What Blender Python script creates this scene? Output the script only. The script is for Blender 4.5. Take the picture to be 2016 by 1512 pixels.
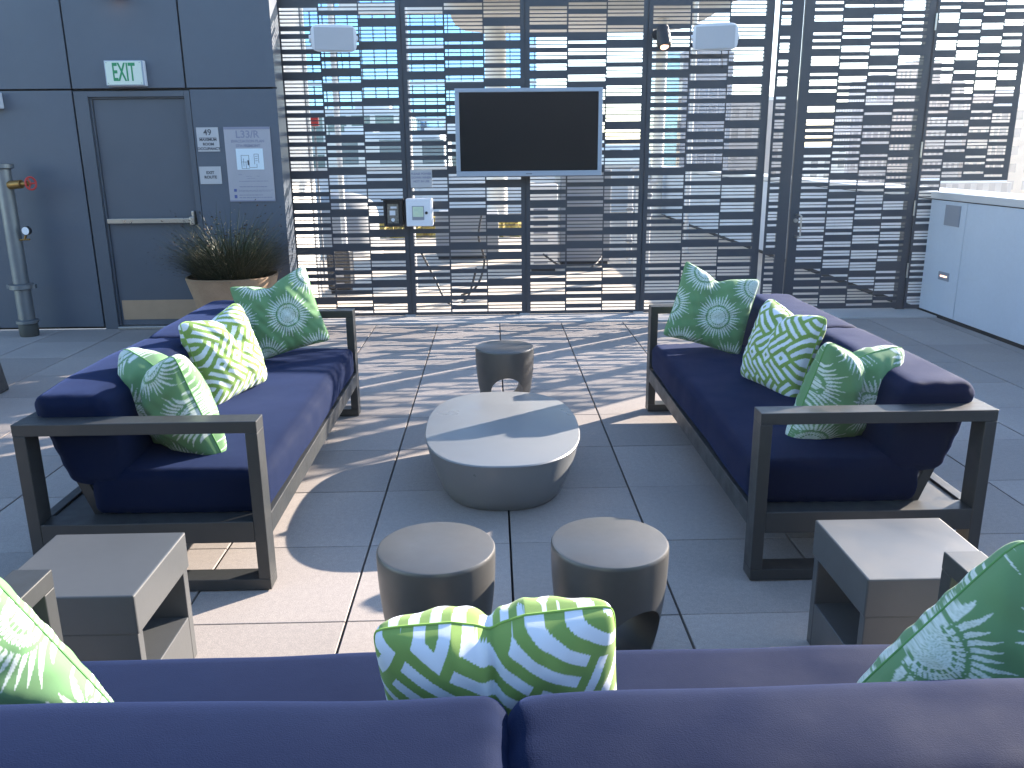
import bpy, bmesh, math, random
import numpy as np
from mathutils import Vector, Matrix, Quaternion
R = math.radians
random.seed(7); rng = np.random.default_rng(7)
S = bpy.context.scene
for o in list(bpy.data.objects): bpy.data.objects.remove(o)
C = S.collection

# ------------------------------------------------------------------ camera
FPX, PITCH, YAW, ROLL, CAMH = 1658.18, 0.2690937, 0.0212217, 0.0097345, 1.63889
f0 = Vector((math.sin(YAW)*math.cos(PITCH), math.cos(YAW)*math.cos(PITCH), -math.sin(PITCH)))
r0 = Vector((math.cos(YAW), -math.sin(YAW), 0)); d0 = f0.cross(r0)
r1 = math.cos(ROLL)*r0 + math.sin(ROLL)*d0; d1 = -math.sin(ROLL)*r0 + math.cos(ROLL)*d0
cam = bpy.data.cameras.new('camera'); co = bpy.data.objects.new('camera', cam); C.objects.link(co)
M = Matrix((( r1[0], -d1[0], -f0[0], 0), (r1[1], -d1[1], -f0[1], 0), (r1[2], -d1[2], -f0[2], CAMH), (0, 0, 0, 1)))
co.matrix_world = M
cam.sensor_fit = 'HORIZONTAL'; cam.sensor_width = 36; cam.lens = FPX/2016*36
cam.clip_start = 0.05; cam.clip_end = 5000
S.camera = co
# ------------------------------------------------------------------ sky, sun, exposure
SUN_AZ, SUN_EL = R(54), R(20.5)
sd = Vector((math.sin(SUN_AZ)*math.cos(SUN_EL), math.cos(SUN_AZ)*math.cos(SUN_EL), math.sin(SUN_EL)))
w = bpy.data.worlds.new('World'); S.world = w; w.use_nodes = True
nt = w.node_tree; bg = nt.nodes['Background']
sky = nt.nodes.new('ShaderNodeTexSky'); sky.sky_type = 'NISHITA'; sky.sun_disc = False
sky.sun_elevation = SUN_EL; sky.sun_rotation = SUN_AZ; sky.air_density = 1.0; sky.dust_density = 0.35; sky.ozone_density = 2.2
sky.altitude = 120
nt.links.new(sky.outputs[0], bg.inputs[0]); bg.inputs[1].default_value = 0.125
sl = bpy.data.lights.new('sun', 'SUN'); sl.energy = 5.0; sl.angle = R(0.4); sl.color = (1, 0.87, 0.74)
so = bpy.data.objects.new('sun', sl); C.objects.link(so)
so.rotation_euler = sd.to_track_quat('Z', 'Y').to_euler(); so.location = (20, 20, 20)
S.view_settings.view_transform = 'Standard'; S.view_settings.look = 'None'
S.view_settings.gamma = 1; S.view_settings.exposure = 2.05
S.render.engine = 'CYCLES'
S.cycles.max_bounces = 8; S.cycles.diffuse_bounces = 4

# ------------------------------------------------------------------ materials
def mat(name, col, rough=.6, metal=0, noise=None, bump=None, spec=.5, sheen=0, sheen_tint=None, col2=None, bump2=None, stain=None, emis=None):
    """noise=(scale, amount)  bump=(scale, strength, distance)"""
    m = bpy.data.materials.new(name); m.use_nodes = True
    n = m.node_tree; b = n.nodes['Principled BSDF']
    b.inputs['Base Color'].default_value = (*col, 1); b.inputs['Roughness'].default_value = rough
    b.inputs['Metallic'].default_value = metal; b.inputs['Specular IOR Level'].default_value = spec
    if sheen:
        b.inputs['Sheen Weight'].default_value = sheen; b.inputs['Sheen Roughness'].default_value = .4
        if sheen_tint: b.inputs['Sheen Tint'].default_value = (*sheen_tint, 1)
    tc = n.nodes.new('ShaderNodeTexCoord')
    last = None
    def mixto(facnode, c, fac=1.0):
        nonlocal last
        mx = n.nodes.new('ShaderNodeMix'); mx.data_type = 'RGBA'
        if last is None: mx.inputs[6].default_value = (*col, 1)
        else: n.links.new(last, mx.inputs[6])
        mx.inputs[7].default_value = (*c, 1)
        n.links.new(facnode, mx.inputs[0]); last = mx.outputs[2]
    if noise:
        for k, (sc, am) in enumerate(noise if isinstance(noise, list) else [noise]):
            t = n.nodes.new('ShaderNodeTexNoise'); t.inputs['Scale'].default_value = sc; t.inputs['Detail'].default_value = 6
            n.links.new(tc.outputs['Object'], t.inputs['Vector'])
            mr = n.nodes.new('ShaderNodeMapRange'); mr.inputs[1].default_value = .35; mr.inputs[2].default_value = .65
            mr.inputs[3].default_value = 0; mr.inputs[4].default_value = am
            n.links.new(t.outputs['Fac'], mr.inputs[0])
            mixto(mr.outputs[0], col2 or tuple(c*.5 for c in col))
            if k == 0:
                mr2 = n.nodes.new('ShaderNodeMapRange'); mr2.inputs[1].default_value = .3; mr2.inputs[2].default_value = .7
                mr2.inputs[3].default_value = max(0, rough-.08); mr2.inputs[4].default_value = min(1, rough+.1)
                n.links.new(t.outputs['Fac'], mr2.inputs[0]); n.links.new(mr2.outputs[0], b.inputs['Roughness'])
    if last is not None: n.links.new(last, b.inputs['Base Color'])
    if bump:
        nrm = None
        for (sc, st, di) in (bump if isinstance(bump, list) else [bump]):
            t = n.nodes.new('ShaderNodeTexNoise'); t.inputs['Scale'].default_value = sc; t.inputs['Detail'].default_value = 3
            n.links.new(tc.outputs['Object'], t.inputs['Vector'])
            bp = n.nodes.new('ShaderNodeBump'); bp.inputs['Strength'].default_value = st; bp.inputs['Distance'].default_value = di
            n.links.new(t.outputs['Fac'], bp.inputs['Height'])
            if nrm: n.links.new(nrm, bp.inputs['Normal'])
            nrm = bp.outputs[0]
        n.links.new(nrm, b.inputs['Normal'])
    if emis:
        b.inputs['Emission Color'].default_value = (*emis[0], 1); b.inputs['Emission Strength'].default_value = emis[1]
    return m

PAVER = mat('paver_concrete', (.42, .375, .34), .85, noise=[(1.1, .22), (210, .45), (45, .2)], col2=(.185, .175, .175), bump=[(260, .4, .002)], spec=.3)
def slab_variation(m):
    n = m.node_tree; b = n.nodes['Principled BSDF']; src = b.inputs['Base Color'].links[0].from_socket
    g = n.nodes.new('ShaderNodeNewGeometry'); mr = n.nodes.new('ShaderNodeMapRange'); mr.inputs[3].default_value = .86; mr.inputs[4].default_value = 1.08
    n.links.new(g.outputs['Random Per Island'], mr.inputs[0])
    vm = n.nodes.new('ShaderNodeVectorMath'); vm.operation = 'SCALE'; n.links.new(src, vm.inputs[0]); n.links.new(mr.outputs[0], vm.inputs['Scale'])
    # old water marks and grime with a shape of their own
    tc = n.nodes.new('ShaderNodeTexCoord'); t = n.nodes.new('ShaderNodeTexNoise'); t.inputs['Scale'].default_value = .7; t.inputs['Detail'].default_value = 9; t.inputs['Roughness'].default_value = .75
    n.links.new(tc.outputs['Object'], t.inputs['Vector'])
    m2 = n.nodes.new('ShaderNodeMapRange'); m2.inputs[1].default_value = .52; m2.inputs[2].default_value = .68; m2.inputs[3].default_value = 0; m2.inputs[4].default_value = .32
    n.links.new(t.outputs['Fac'], m2.inputs[0])
    mx = n.nodes.new('ShaderNodeMix'); mx.data_type = 'RGBA'; n.links.new(m2.outputs[0], mx.inputs[0]); n.links.new(vm.outputs[0], mx.inputs[6]); mx.inputs[7].default_value = (.26, .235, .215, 1)
    n.links.new(mx.outputs[2], b.inputs['Base Color'])
slab_variation(PAVER)
JOINT = mat('joint_dark', (.03, .03, .035), .9)
CONC = mat('pale_concrete', (.52, .50, .48), .8, noise=[(2.5, .25), (150, .15)], bump=(200, .2, .002), spec=.3)
DECK = mat('deck_beyond', (.60, .54, .46), .8, noise=[(.8, .3), (100, .15)], bump=(200, .2, .002), spec=.3)
FRAME = mat('sofa_frame_charcoal', (.036, .039, .040), .40, noise=[(14, .25), (300, .1)], bump=(600, .08, .001))
NAVY = mat('navy_canvas', (.0024, .0080, .031), .85, noise=[(6, .2), (500, .35)], col2=(.0015, .0050, .022), bump=[(420, .5, .0016), (5, .22, .014)], spec=.12, sheen=.12, sheen_tint=(.22, .36, 1))
TABLE = mat('cast_stone_grey', (.20, .21, .215), .34, noise=[(3, .35)], col2=(.165, .175, .18), bump=(12, .03, .004), spec=.9)
STOOL = mat('cast_stone_taupe', (.074, .073, .069), .40, noise=[(6, .4), (30, .3)], col2=(.050, .049, .046), bump=(40, .05, .003), spec=.9)
ENDT = mat('end_table_stone', (.070, .074, .076), .38, noise=[(4, .3), (40, .2)], col2=(.055, .058, .060), bump=(60, .04, .003), spec=.9)
SCREEN = mat('screen_powdercoat', (.050, .059, .073), .42, noise=[(3, .2)], bump=(300, .05, .001))
CLAD = mat('cladding_bluegrey', (.094, .116, .150), .40, noise=[(.9, .35), (9, .15), (45, .12)], col2=(.070, .088, .117), bump=[(2.2, .06, .02), (60, .03, .002)])
DOORM = mat('door_paint', (.086, .103, .130), .45, noise=[(1.4, .25)], bump=(200, .04, .001))
BACKW = mat('dark_backing', (.02, .022, .026), .8)
STEEL = mat('brushed_steel', (.55, .53, .5), .35, 1, noise=(40, .25))
GALV = mat('galvanised_pipe', (.22, .24, .25), .48, .75, noise=[(7, .5), (60, .3)], col2=(.2, .215, .23), bump=(30, .15, .003))
RED = mat('red_enamel', (.45, .035, .03), .4)
BRASS = mat('brass', (.33, .19, .06), .45, .8, noise=(30, .4))
WHITEP = mat('white_plastic', (.74, .76, .80), .4, noise=(20, .05))
WHITEG = mat('speaker_grille', (.50, .52, .56), .6, noise=(300, .15))
BLACKP = mat('black_plastic', (.018, .02, .024), .4)
SILVER = mat('silver_bezel', (.36, .42, .5), .38, .3, noise=(60, .08))
TVGL = mat('screen_glass', (.010, .013, .016), .18, spec=.35)
SIGNM = mat('sign_metal', (.48, .49, .51), .4, .2, noise=(10, .1))
SIGNL = mat('sign_lilac', (.40, .40, .44), .4, .1, noise=(6, .1))
SIGNB = mat('sign_map_paper', (.66, .76, .82), .5)
INK = mat('sign_ink', (.07, .075, .09), .5)
INKL = mat('sign_ink_pale', (.24, .25, .33), .5)
EXITB = mat('exit_face', (.66, .74, .64), .4, noise=(12, .12), col2=(.5, .62, .5))
EXITG = mat('exit_green', (.02, .26, .10), .4)
POT = mat('pot_terracotta_beige', (.38, .255, .16), .7, noise=[(6, .3), (60, .2)], bump=(60, .15, .003), spec=.3)
SOIL = mat('soil', (.03, .022, .016), .95, noise=(40, .5))
BLADE = mat('blade_green', (.030, .050, .022), .5, noise=(5, .5), col2=(.07, .065, .03))
STRAW = mat('blade_straw', (.34, .27, .15), .6, noise=(8, .4))
SEED = mat('seed_head', (.05, .03, .02), .8)
PARW = mat('parapet_white', (.56, .61, .68), .5, noise=[(1.2, .12), (30, .06)], spec=.4)
CAPM = mat('cap_metal', (.62, .62, .63), .38, .2, noise=(2, .15))
VENTM = mat('vent_plate', (.25, .27, .31), .5)
WARM = mat('lamp_glow', (.9, .5, .3), .5, emis=((1, .55, .35), .9))
GREYM = mat('equipment_grey', (.30, .315, .33), .5, noise=[(2, .2)])
WHITEM = mat('painted_white', (.74, .73, .70), .5, noise=[(2, .1)])
SOFFIT = mat('canopy_soffit', (.62, .60, .55), .6, noise=(1, .1))
HOSE = mat('black_hose', (.03, .03, .03), .5)
YEL = mat('dry_sedum', (.50, .38, .12), .9, noise=[(14, .6)], col2=(.16, .17, .05))
HEDGE = mat('dark_hedge', (.03, .05, .02), .9, noise=(10, .5))
BLINE = mat('mullion_dark', (.05, .07, .10), .5)
SPAN = mat('spandrel_pale', (.62, .66, .70), .5)
CARD = mat('circuit_card', (.30, .27, .22), .5, noise=(60, .6), col2=(.05, .06, .06))

def grid_mat(name, wall, win, sx, sz, fw=.55, fh=.55, rough=.25, metal=.0, jitter=.5):
    """facade: repeated window rectangles on a wall, in object space"""
    m = bpy.data.materials.new(name); m.use_nodes = True
    n = m.node_tree; b = n.nodes['Principled BSDF']
    tc = n.nodes.new('ShaderNodeTexCoord'); sp = n.nodes.new('ShaderNodeSeparateXYZ'); n.links.new(tc.outputs['Object'], sp.inputs[0])
    def mth(op, a, bb=None):
        k = n.nodes.new('ShaderNodeMath'); k.operation = op
        for i, v in enumerate((a, bb)):
            if v is None: continue
            if isinstance(v, (int, float)): k.inputs[i].default_value = v
            else: n.links.new(v, k.inputs[i])
        return k.outputs[0]
    h = mth('ADD', sp.outputs[0], sp.outputs[1])
    fx = mth('FRACT', mth('DIVIDE', h, sx)); fz = mth('FRACT', mth('DIVIDE', sp.outputs[2], sz))
    k = mth('MULTIPLY', mth('LESS_THAN', fx, fw), mth('LESS_THAN', fz, fh))
    cx = n.nodes.new('ShaderNodeCombineXYZ')
    n.links.new(mth('FLOOR', mth('DIVIDE', h, sx)), cx.inputs[0]); n.links.new(mth('FLOOR', mth('DIVIDE', sp.outputs[2], sz)), cx.inputs[1])
    wn = n.nodes.new('ShaderNodeTexWhiteNoise'); n.links.new(cx.outputs[0], wn.inputs[0])
    mx0 = n.nodes.new('ShaderNodeMix'); mx0.data_type = 'RGBA'
    n.links.new(mth('MULTIPLY', wn.outputs[0], jitter), mx0.inputs[0])
    mx0.inputs[6].default_value = (*win, 1); mx0.inputs[7].default_value = (*[min(1, c*1.5+.05) for c in win], 1)
    mx = n.nodes.new('ShaderNodeMix'); mx.data_type = 'RGBA'; n.links.new(k, mx.inputs[0])
    mx.inputs[6].default_value = (*wall, 1); n.links.new(mx0.outputs[2], mx.inputs[7])
    n.links.new(mx.outputs[2], b.inputs['Base Color'])
    n.links.new(mth('SUBTRACT', .75, mth('MULTIPLY', k, .75-rough)), b.inputs['Roughness'])
    n.links.new(mth('MULTIPLY', k, metal), b.inputs['Metallic'])
    return m

def fabric_print(name, base, white):
    m = bpy.data.materials.new(name); m.use_nodes = True
    n = m.node_tree; b = n.nodes['Principled BSDF']; b.inputs['Roughness'].default_value = .85
    b.inputs['Specular IOR Level'].default_value = .2; b.inputs['Sheen Weight'].default_value = .15
    a = n.nodes.new('ShaderNodeAttribute'); a.attribute_name = 'print_mask'
    mx = n.nodes.new('ShaderNodeMix'); mx.data_type = 'RGBA'
    mx.inputs[6].default_value = (*base, 1); mx.inputs[7].default_value = (*white, 1)
    n.links.new(a.outputs['Fac'], mx.inputs[0]); n.links.new(mx.outputs[2], b.inputs['Base Color'])
    tc = n.nodes.new('ShaderNodeTexCoord'); t = n.nodes.new('ShaderNodeTexNoise'); t.inputs['Scale'].default_value = 900
    n.links.new(tc.outputs['Object'], t.inputs['Vector'])
    bp = n.nodes.new('ShaderNodeBump'); bp.inputs['Strength'].default_value = .3; bp.inputs['Distance'].default_value = .001
    n.links.new(t.outputs['Fac'], bp.inputs['Height']); n.links.new(bp.outputs[0], b.inputs['Normal'])
    # thin cloth filling lets some light through
    return m
PRINT_S = fabric_print('sunburst_print', (.130, .262, .120), (.62, .68, .64))
PRINT_L = fabric_print('lattice_print', (.205, .33, .085), (.68, .73, .78))

# ------------------------------------------------------------------ mesh helpers
class MB:
    def __init__(s): s.v = []; s.f = []; s.s = False; s.p = []
    def add(s, v, f):
        k = len(s.v); s.p.append((k, len(v), len(s.f), len(f))); s.v += [tuple(p) for p in v]; s.f += [tuple(i+k for i in q) for q in f]; return s
    def box(s, x0, x1, y0, y1, z0, z1):
        return s.add([(x0,y0,z0),(x1,y0,z0),(x1,y1,z0),(x0,y1,z0),(x0,y0,z1),(x1,y0,z1),(x1,y1,z1),(x0,y1,z1)],
                     [(0,3,2,1),(4,5,6,7),(0,1,5,4),(1,2,6,5),(2,3,7,6),(3,0,4,7)])
    def bar(s, a, b, w, h=None, up=(0,0,1)):
        a = Vector(a); b = Vector(b); d = (b-a).normalized(); u = Vector(up)
        x = d.cross(u)
        if x.length < 1e-4: x = d.cross(Vector((1,0,0)))
        x.normalize(); y = x.cross(d).normalized(); h = h or w
        P = [a+x*i*w/2+y*j*h/2 for i, j in ((-1,-1),(1,-1),(1,1),(-1,1))] + [b+x*i*w/2+y*j*h/2 for i, j in ((-1,-1),(1,-1),(1,1),(-1,1))]
        return s.add(P, [(0,3,2,1),(4,5,6,7),(0,1,5,4),(1,2,6,5),(2,3,7,6),(3,0,4,7)])
    def tube(s, pts, r, n=10, caps=True):
        pts = [Vector(p) for p in pts]; rs = r if isinstance(r, (list, tuple)) else [r]*len(pts)
        V = []; up = None
        for i, p in enumerate(pts):
            d = (pts[min(i+1, len(pts)-1)] - pts[max(i-1, 0)]).normalized()
            if up is None or abs(up.dot(d)) > .99: up = d.orthogonal().normalized()
            x = (up - d*up.dot(d)).normalized(); up = x; y = d.cross(x)
            V += [p + (x*math.cos(2*math.pi*k/n) + y*math.sin(2*math.pi*k/n))*rs[i] for k in range(n)]
        F = [(i*n+k, i*n+(k+1)%n, (i+1)*n+(k+1)%n, (i+1)*n+k) for i in range(len(pts)-1) for k in range(n)]
        if caps: F += [tuple(range(n))[::-1], tuple(range((len(pts)-1)*n, len(pts)*n))]
        s.s = True
        return s.add(V, F)
    def cyl(s, a, b, r, n=20): return s.tube([a, b], r, n)
    def lathe(s, prof, c=(0,0,0), n=48, sq=2.0, ax=(1,1)):
        """prof = [(r,z)]; superellipse exponent sq; ax scales x,y"""
        V = []
        for r, z in prof:
            for k in range(n):
                t = 2*math.pi*k/n; cx, sx = math.cos(t), math.sin(t)
                q = (abs(cx)**sq + abs(sx)**sq)**(-1/sq)
                V.append((c[0]+r*ax[0]*cx*q, c[1]+r*ax[1]*sx*q, c[2]+z))
        F = [(i*n+k, i*n+(k+1)%n, (i+1)*n+(k+1)%n, (i+1)*n+k) for i in range(len(prof)-1) for k in range(n)]
        F += [tuple(range(n))[::-1], tuple(range((len(prof)-1)*n, len(prof)*n))]
        s.s = True
        return s.add(V, F)

def tag(o, label=None, cat=None, group=None, kind=None):
    if label: o['label'] = label
    if cat: o['category'] = cat
    if group: o['group'] = group
    if kind: o['kind'] = kind
    return o
def thing(name, loc, label, cat, group=None, rz=0):
    o = bpy.data.objects.new(name, None); C.objects.link(o); o.location = loc; o.rotation_euler.z = rz; o.empty_display_size = .1
    return tag(o, label, cat, group)
def wloc(p):
    v = Vector((0,0,0))
    while p is not None: v = v + p.location; p = p.parent
    return v
def part(name, mb, m, parent=None, world=False, bevel=0, smooth=None, sharp=35):
    """one mesh object; world=True: coordinates given in world space (parent unrotated)"""
    me = bpy.data.meshes.new(name)
    v = mb.v
    if world and parent is not None:
        L = wloc(parent); v = [(p[0]-L.x, p[1]-L.y, p[2]-L.z) for p in v]
    me.from_pydata(v, [], mb.f)
    bm = bmesh.new(); bm.from_mesh(me); bmesh.ops.recalc_face_normals(bm, faces=bm.faces); bm.to_mesh(me); bm.free()
    if (mb.s if smooth is None else smooth):
        me.shade_smooth(); me.set_sharp_from_angle(angle=R(sharp))
    me.materials.append(m)
    o = bpy.data.objects.new(name, me); C.objects.link(o)
    if parent is not None: o.parent = parent
    if bevel:
        b = o.modifiers.new('bevel', 'BEVEL'); b.width = bevel; b.segments = 2; b.limit_method = 'ANGLE'; b.angle_limit = R(40)
        b.harden_normals = False
    return o
def pieces(name, mb, m, parent=None, **kw):
    out = []
    for (vk, vn, fk, fn_) in mb.p:
        q = MB(); q.s = mb.s; q.v = mb.v[vk:vk+vn]; q.f = [tuple(i-vk for i in f) for f in mb.f[fk:fk+fn_]]
        out.append(part(name, q, m, parent, **kw))
    return out
def text_obj(name, lines, m, parent, center, size, gap=1.35, face='-y', sx=1.0, thick=.0006, align='CENTER', bold=0):
    """raised lettering as mesh; center in world space; reads from -y"""
    cu = bpy.data.curves.new(name, 'FONT'); cu.body = '\n'.join(lines); cu.size = size; cu.align_x = align; cu.align_y = 'CENTER'
    cu.space_line = gap; cu.extrude = thick; cu.offset = bold; cu.resolution_u = 3
    t = bpy.data.objects.new(name, cu); C.objects.link(t); bpy.context.view_layer.update()
    me = bpy.data.meshes.new_from_object(t); bpy.data.objects.remove(t)
    L = wloc(parent)
    for v in me.vertices:
        x, y, z = v.co; v.co = (center[0]+x*sx-L.x, center[1]-z-L.y, center[2]+y-L.z)
    me.materials.clear(); me.materials.append(m)
    o = bpy.data.objects.new(name, me); C.objects.link(o); o.parent = parent
    return o
def copy_tree(o, parent=None):
    c = o.copy(); C.objects.link(c); c.parent = parent
    for ch in [k for k in bpy.data.objects if k.parent == o]: copy_tree(ch, c)
    return c

# ================================================================== GROUND
T = 0.61; X0 = -0.55285; Y0 = 2.73403
mb = MB()
for i in range(-16, 9):
    for j in range(-10, 9):
        x0 = X0+i*T; x1 = x0+T; y0 = Y0+j*T; y1 = y0+T
        if x0 > 4.44 or y0 > 8.2: continue
        x1 = min(x1, 4.44); y1 = min(y1, 8.205)
        dz = random.uniform(-.0012, .0006)
        mb.box(x0+.0045, x1-.0045, y0+.0022, y1-.0022, -.05, dz)
o = part('terrace_floor', mb, PAVER, bevel=.0025); tag(o, kind='structure')
mb = MB(); mb.box(-12, 4.44, -5, 8.2, -.09, -.045); o = part('terrace_underlay', mb, JOINT); tag(o, kind='structure')
mb = MB(); mb.box(-1.955, 4.44, 8.212, 8.95, -.06, .012); o = part('kerb_strip', mb, CONC, bevel=.004); tag(o, kind='structure')
mb = MB(); mb.box(-30, 4.44, 8.955, 30, -.09, -.02); o = part('roof_deck_beyond', mb, DECK); tag(o, kind='structure')
# joints on the deck beyond
mb = MB()
mb.box(-4000, 4000, -4000, 4000, -101, -100)
o = part('city_ground', mb, mat('city_ground', (.09, .105, .12), .9, noise=[(.01, .5), (.05, .4)])); tag(o, kind='structure')

# ================================================================== SCREEN PANELS
def cols_main():
    a = [87,86,85,84,83,81,79,78,77,75,74,72,71,68,67,66,65,63,62,60,58,57,56,55,53,52,50,49,48,46,45,44,41,40,39,38,36,35,32,30,29,27,25,24,23,22,19,18,17,16,14,12,10,9,8,7,4,3,2]
    b = [88,87,85,84,83,82,81,78,76,75,73,72,69,68,65,64,63,61,60,59,56,55,54,51,49,47,46,45,42,41,40,38,37,36,34,33,30,29,28,27,26,24,23,20,19,18,17,16,15,13,12,11,9,7,5,4,2]
    c = [89,88,87,86,85,82,81,80,79,76,75,74,73,71,70,69,66,65,64,61,60,59,58,57,54,53,52,50,49,46,45,44,43,41,38,37,36,35,33,32,31,28,27,24,23,22,20,17,16,14,13,12,9,8,7,4,3,2]
    return [a, b, c]
GA = [[97,95,93,92,88,86,84,81,80,79,76,74,73,71,66,65,62,61,59,57,55,54,51,49,47,45,44,43,41,39,38,36,35,33,31,30,28,27,25,24,22,21,18,17,14,13,11,8,6,4,3,2],
      [96,92,90,89,87,84,83,81,79,78,75,74,72,70,68,65,63,62,60,59,58,56,54,52,50,48,47,46,43,42,40,37,35,33,31,30,29,28,26,23,22,20,19,17,16,15,12,10,8,5,4,3],
      [96,93,92,90,88,85,83,82,78,76,73,71,69,68,67,64,60,58,57,55,51,49,48,46,45,43,42,40,38,37,36,34,32,31,28,27,25,24,23,20,19,18,16,15,14,11,10,9,7,6,5,4,2],
      [97,96,95,93,91,89,87,85,81,80,79,77,76,75,73,72,69,68,65,63,62,60,59,57,54,53,50,48,47,46,44,42,41,39,36,35,34,31,29,28,26,25,24,22,20,18,17,13,11,9,8,7,5,3]]
OA = [[97,95,93,92,91,87,85,84,83,80,79,77,75,74,73,69,67,66,64,62,61,60,58,57,55,54,53,51,49,48,46,44,43,41,39,38,37,35,33,32,31,29,26,25,24,22,19,18,17,15,13,11,9,8,7,6,4,3,2],
      [97,94,91,90,88,85,84,82,81,80,76,73,71,70,68,66,65,61,60,57,55,54,52,48,47,45,44],
      [96,93,90,89,86,85,81,79,78,76,75,73,72,71,69,68,67,64,62,59,58,55,54,53,50,48,45],
      [97,96,94,91,90,87,85,84,82,78,76,75,74,71,70,69,66,63,62,61,59,58,57,55,53,52,51,49,47,44]]
SY = 8.6; STH = .006; PTOP = 3.06; PBOT = .02
def slat_sheet(mb, cols, xs, pitch, ph, frac, xL, xR, zb=PBOT, zt=PTOP):
    """perforated sheet: cols = open row indices per column, xs = [(xl,xr)]"""
    y0, y1 = SY-STH/2, SY+STH/2
    edges = [xL] + [e for p in xs for e in p] + [xR]
    for k in range(0, len(edges), 2):
        mb.box(edges[k], edges[k+1], y0, y1, zb, zt)
    for rows, (a, b) in zip(cols, xs):
        z = zb
        for r in sorted(set(rows)):
            c = r*pitch+ph; lo, hi = c-frac*pitch/2, c+frac*pitch/2
            if lo < zb+.01 or hi > zt-.005: continue
            mb.box(a, b, y0, y1, z, lo); z = hi
        mb.box(a, b, y0, y1, z, zt)
panel_labels = ['dark slotted metal screen panel beside the blue-grey wall', 'dark slotted metal screen panel behind the left half of the television',
                'dark slotted metal screen panel behind the right half of the television', 'dark slotted metal screen panel carrying the right white speaker']
PITCHX = 1.1765
for k in range(4):
    xl = -2.014+k*PITCHX
    t = thing('slotted_partition', (xl+PITCHX/2, SY, 0), panel_labels[k], 'screen panel', 'slotted screen panels of the partition')
    mb = MB(); xs = [(xl+.044, xl+.398), (xl+.413, xl+.773), (xl+.785, xl+1.129)]
    slat_sheet(mb, cols_main(), xs, .03392, -.005, .70, xl+.003, xl+PITCHX-.006)
    part('slotted_sheet', mb, SCREEN, t, world=True)
    mb = MB(); mb.box(xl+PITCHX-.038, xl+PITCHX+.030, SY+.010, SY+.075, -.0, PTOP); part('post', mb, SCREEN, t, world=True, bevel=.003)
    mb = MB()
    for z in (.03, 1.55, 3.03): mb.box(xl+.03, xl+PITCHX-.039, SY+.0035, SY+.028, z-.012, z+.012) if z != 1.55 else None
    pieces('rail', mb, SCREEN, t, world=True)
    mb = MB(); mb.box(xl+PITCHX-.07, xl+PITCHX+.035, SY-.03, SY+.12, .012, .028) ; part('foot', mb, CONC, t, world=True)
# narrow strip
t = thing('partition_strip', (2.88, SY, 0), 'narrow dark slotted strip between the white pole and the gate', 'screen panel')
mb = MB(); slat_sheet(mb, [OA[0]], [(2.787, 2.885)], .0306, .008, .73, 2.762, 2.995); part('slotted_sheet', mb, SCREEN, t, world=True)
mb = MB(); mb.box(2.90, 2.985, SY+.004, SY+.07, 0, PTOP); part('post', mb, SCREEN, t, world=True, bevel=.003)
# gate
t = thing('slotted_gate', (3.65, SY, 0), 'dark slotted metal gate with a steel pull handle', 'gate')
mb = MB(); slat_sheet(mb, GA, [(3.103,3.3716),(3.3876,3.659),(3.672,3.943),(3.953,4.200)], .0306, .0079, .73, 3.01, 4.262, .03); part('slotted_sheet', mb, SCREEN, t, world=True)
mb = MB(); mb.box(3.012, 3.06, SY+.004, SY+.04, .03, PTOP); mb.box(4.212, 4.26, SY+.004, SY+.04, .03, PTOP); pieces('gate_stile', mb, SCREEN, t, world=True)
mb = MB(); mb.tube([(3.075,SY-.003,1.0),(3.085,SY-.075,1.0),(3.10,SY-.085,.99),(3.10,SY-.085,.79),(3.085,SY-.075,.78),(3.075,SY-.003,.78)], .0085, 10)
h = part('pull_handle', mb, STEEL, t, world=True); mb = MB(); mb.cyl((3.07,SY-.003,.94),(3.07,SY-.022,.94),.02); part('lock_cylinder', mb, STEEL, t, world=True)
for z in (2.80, 1.62, 1.05, .42):
    mb = MB(); mb.cyl((4.272,SY-.014,z-.075),(4.272,SY-.014,z+.075),.009); part('hinge', mb, STEEL, t, world=True)
# outer cantilevered panel
t = thing('outer_partition', (4.7, SY, 0), 'dark slotted screen panel stepping out over the white parapet', 'screen panel')
mb = MB(); zb = 1.315
slat_sheet(mb, [OA[0]], [(4.305,4.500)], .0307, .0113, .73, 4.28, 4.511)
slat_sheet(mb, OA[1:], [(4.5115,4.718),(4.7325,4.9355),(4.947,5.130)], .0307, .0113, .73, 4.5105, 5.19, zb)
mb.box(4.50, 4.598, SY-.003, SY+.003, PBOT, zb-.0005) if False else None
part('slotted_sheet', mb, SCREEN, t, world=True)
mb = MB(); mb.box(4.205, 4.30, SY+.012, SY+.10, 0, PTOP); part('post', mb, SCREEN, t, world=True, bevel=.003)
# white pole in the gap
t = thing('white_pole', (2.728, 8.78, 0), 'tall off-white square pole showing in the gap left of the gate strip', 'pole')
mb = MB(); mb.box(2.70, 2.762, 8.75, 8.81, 0, 4.2); part('shaft', mb, WHITEM, t, world=True, bevel=.004)
mb = MB(); mb.box(2.68, 2.782, 8.73, 8.83, 0, .014); part('base_plate', mb, WHITEM, t, world=True)

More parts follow.
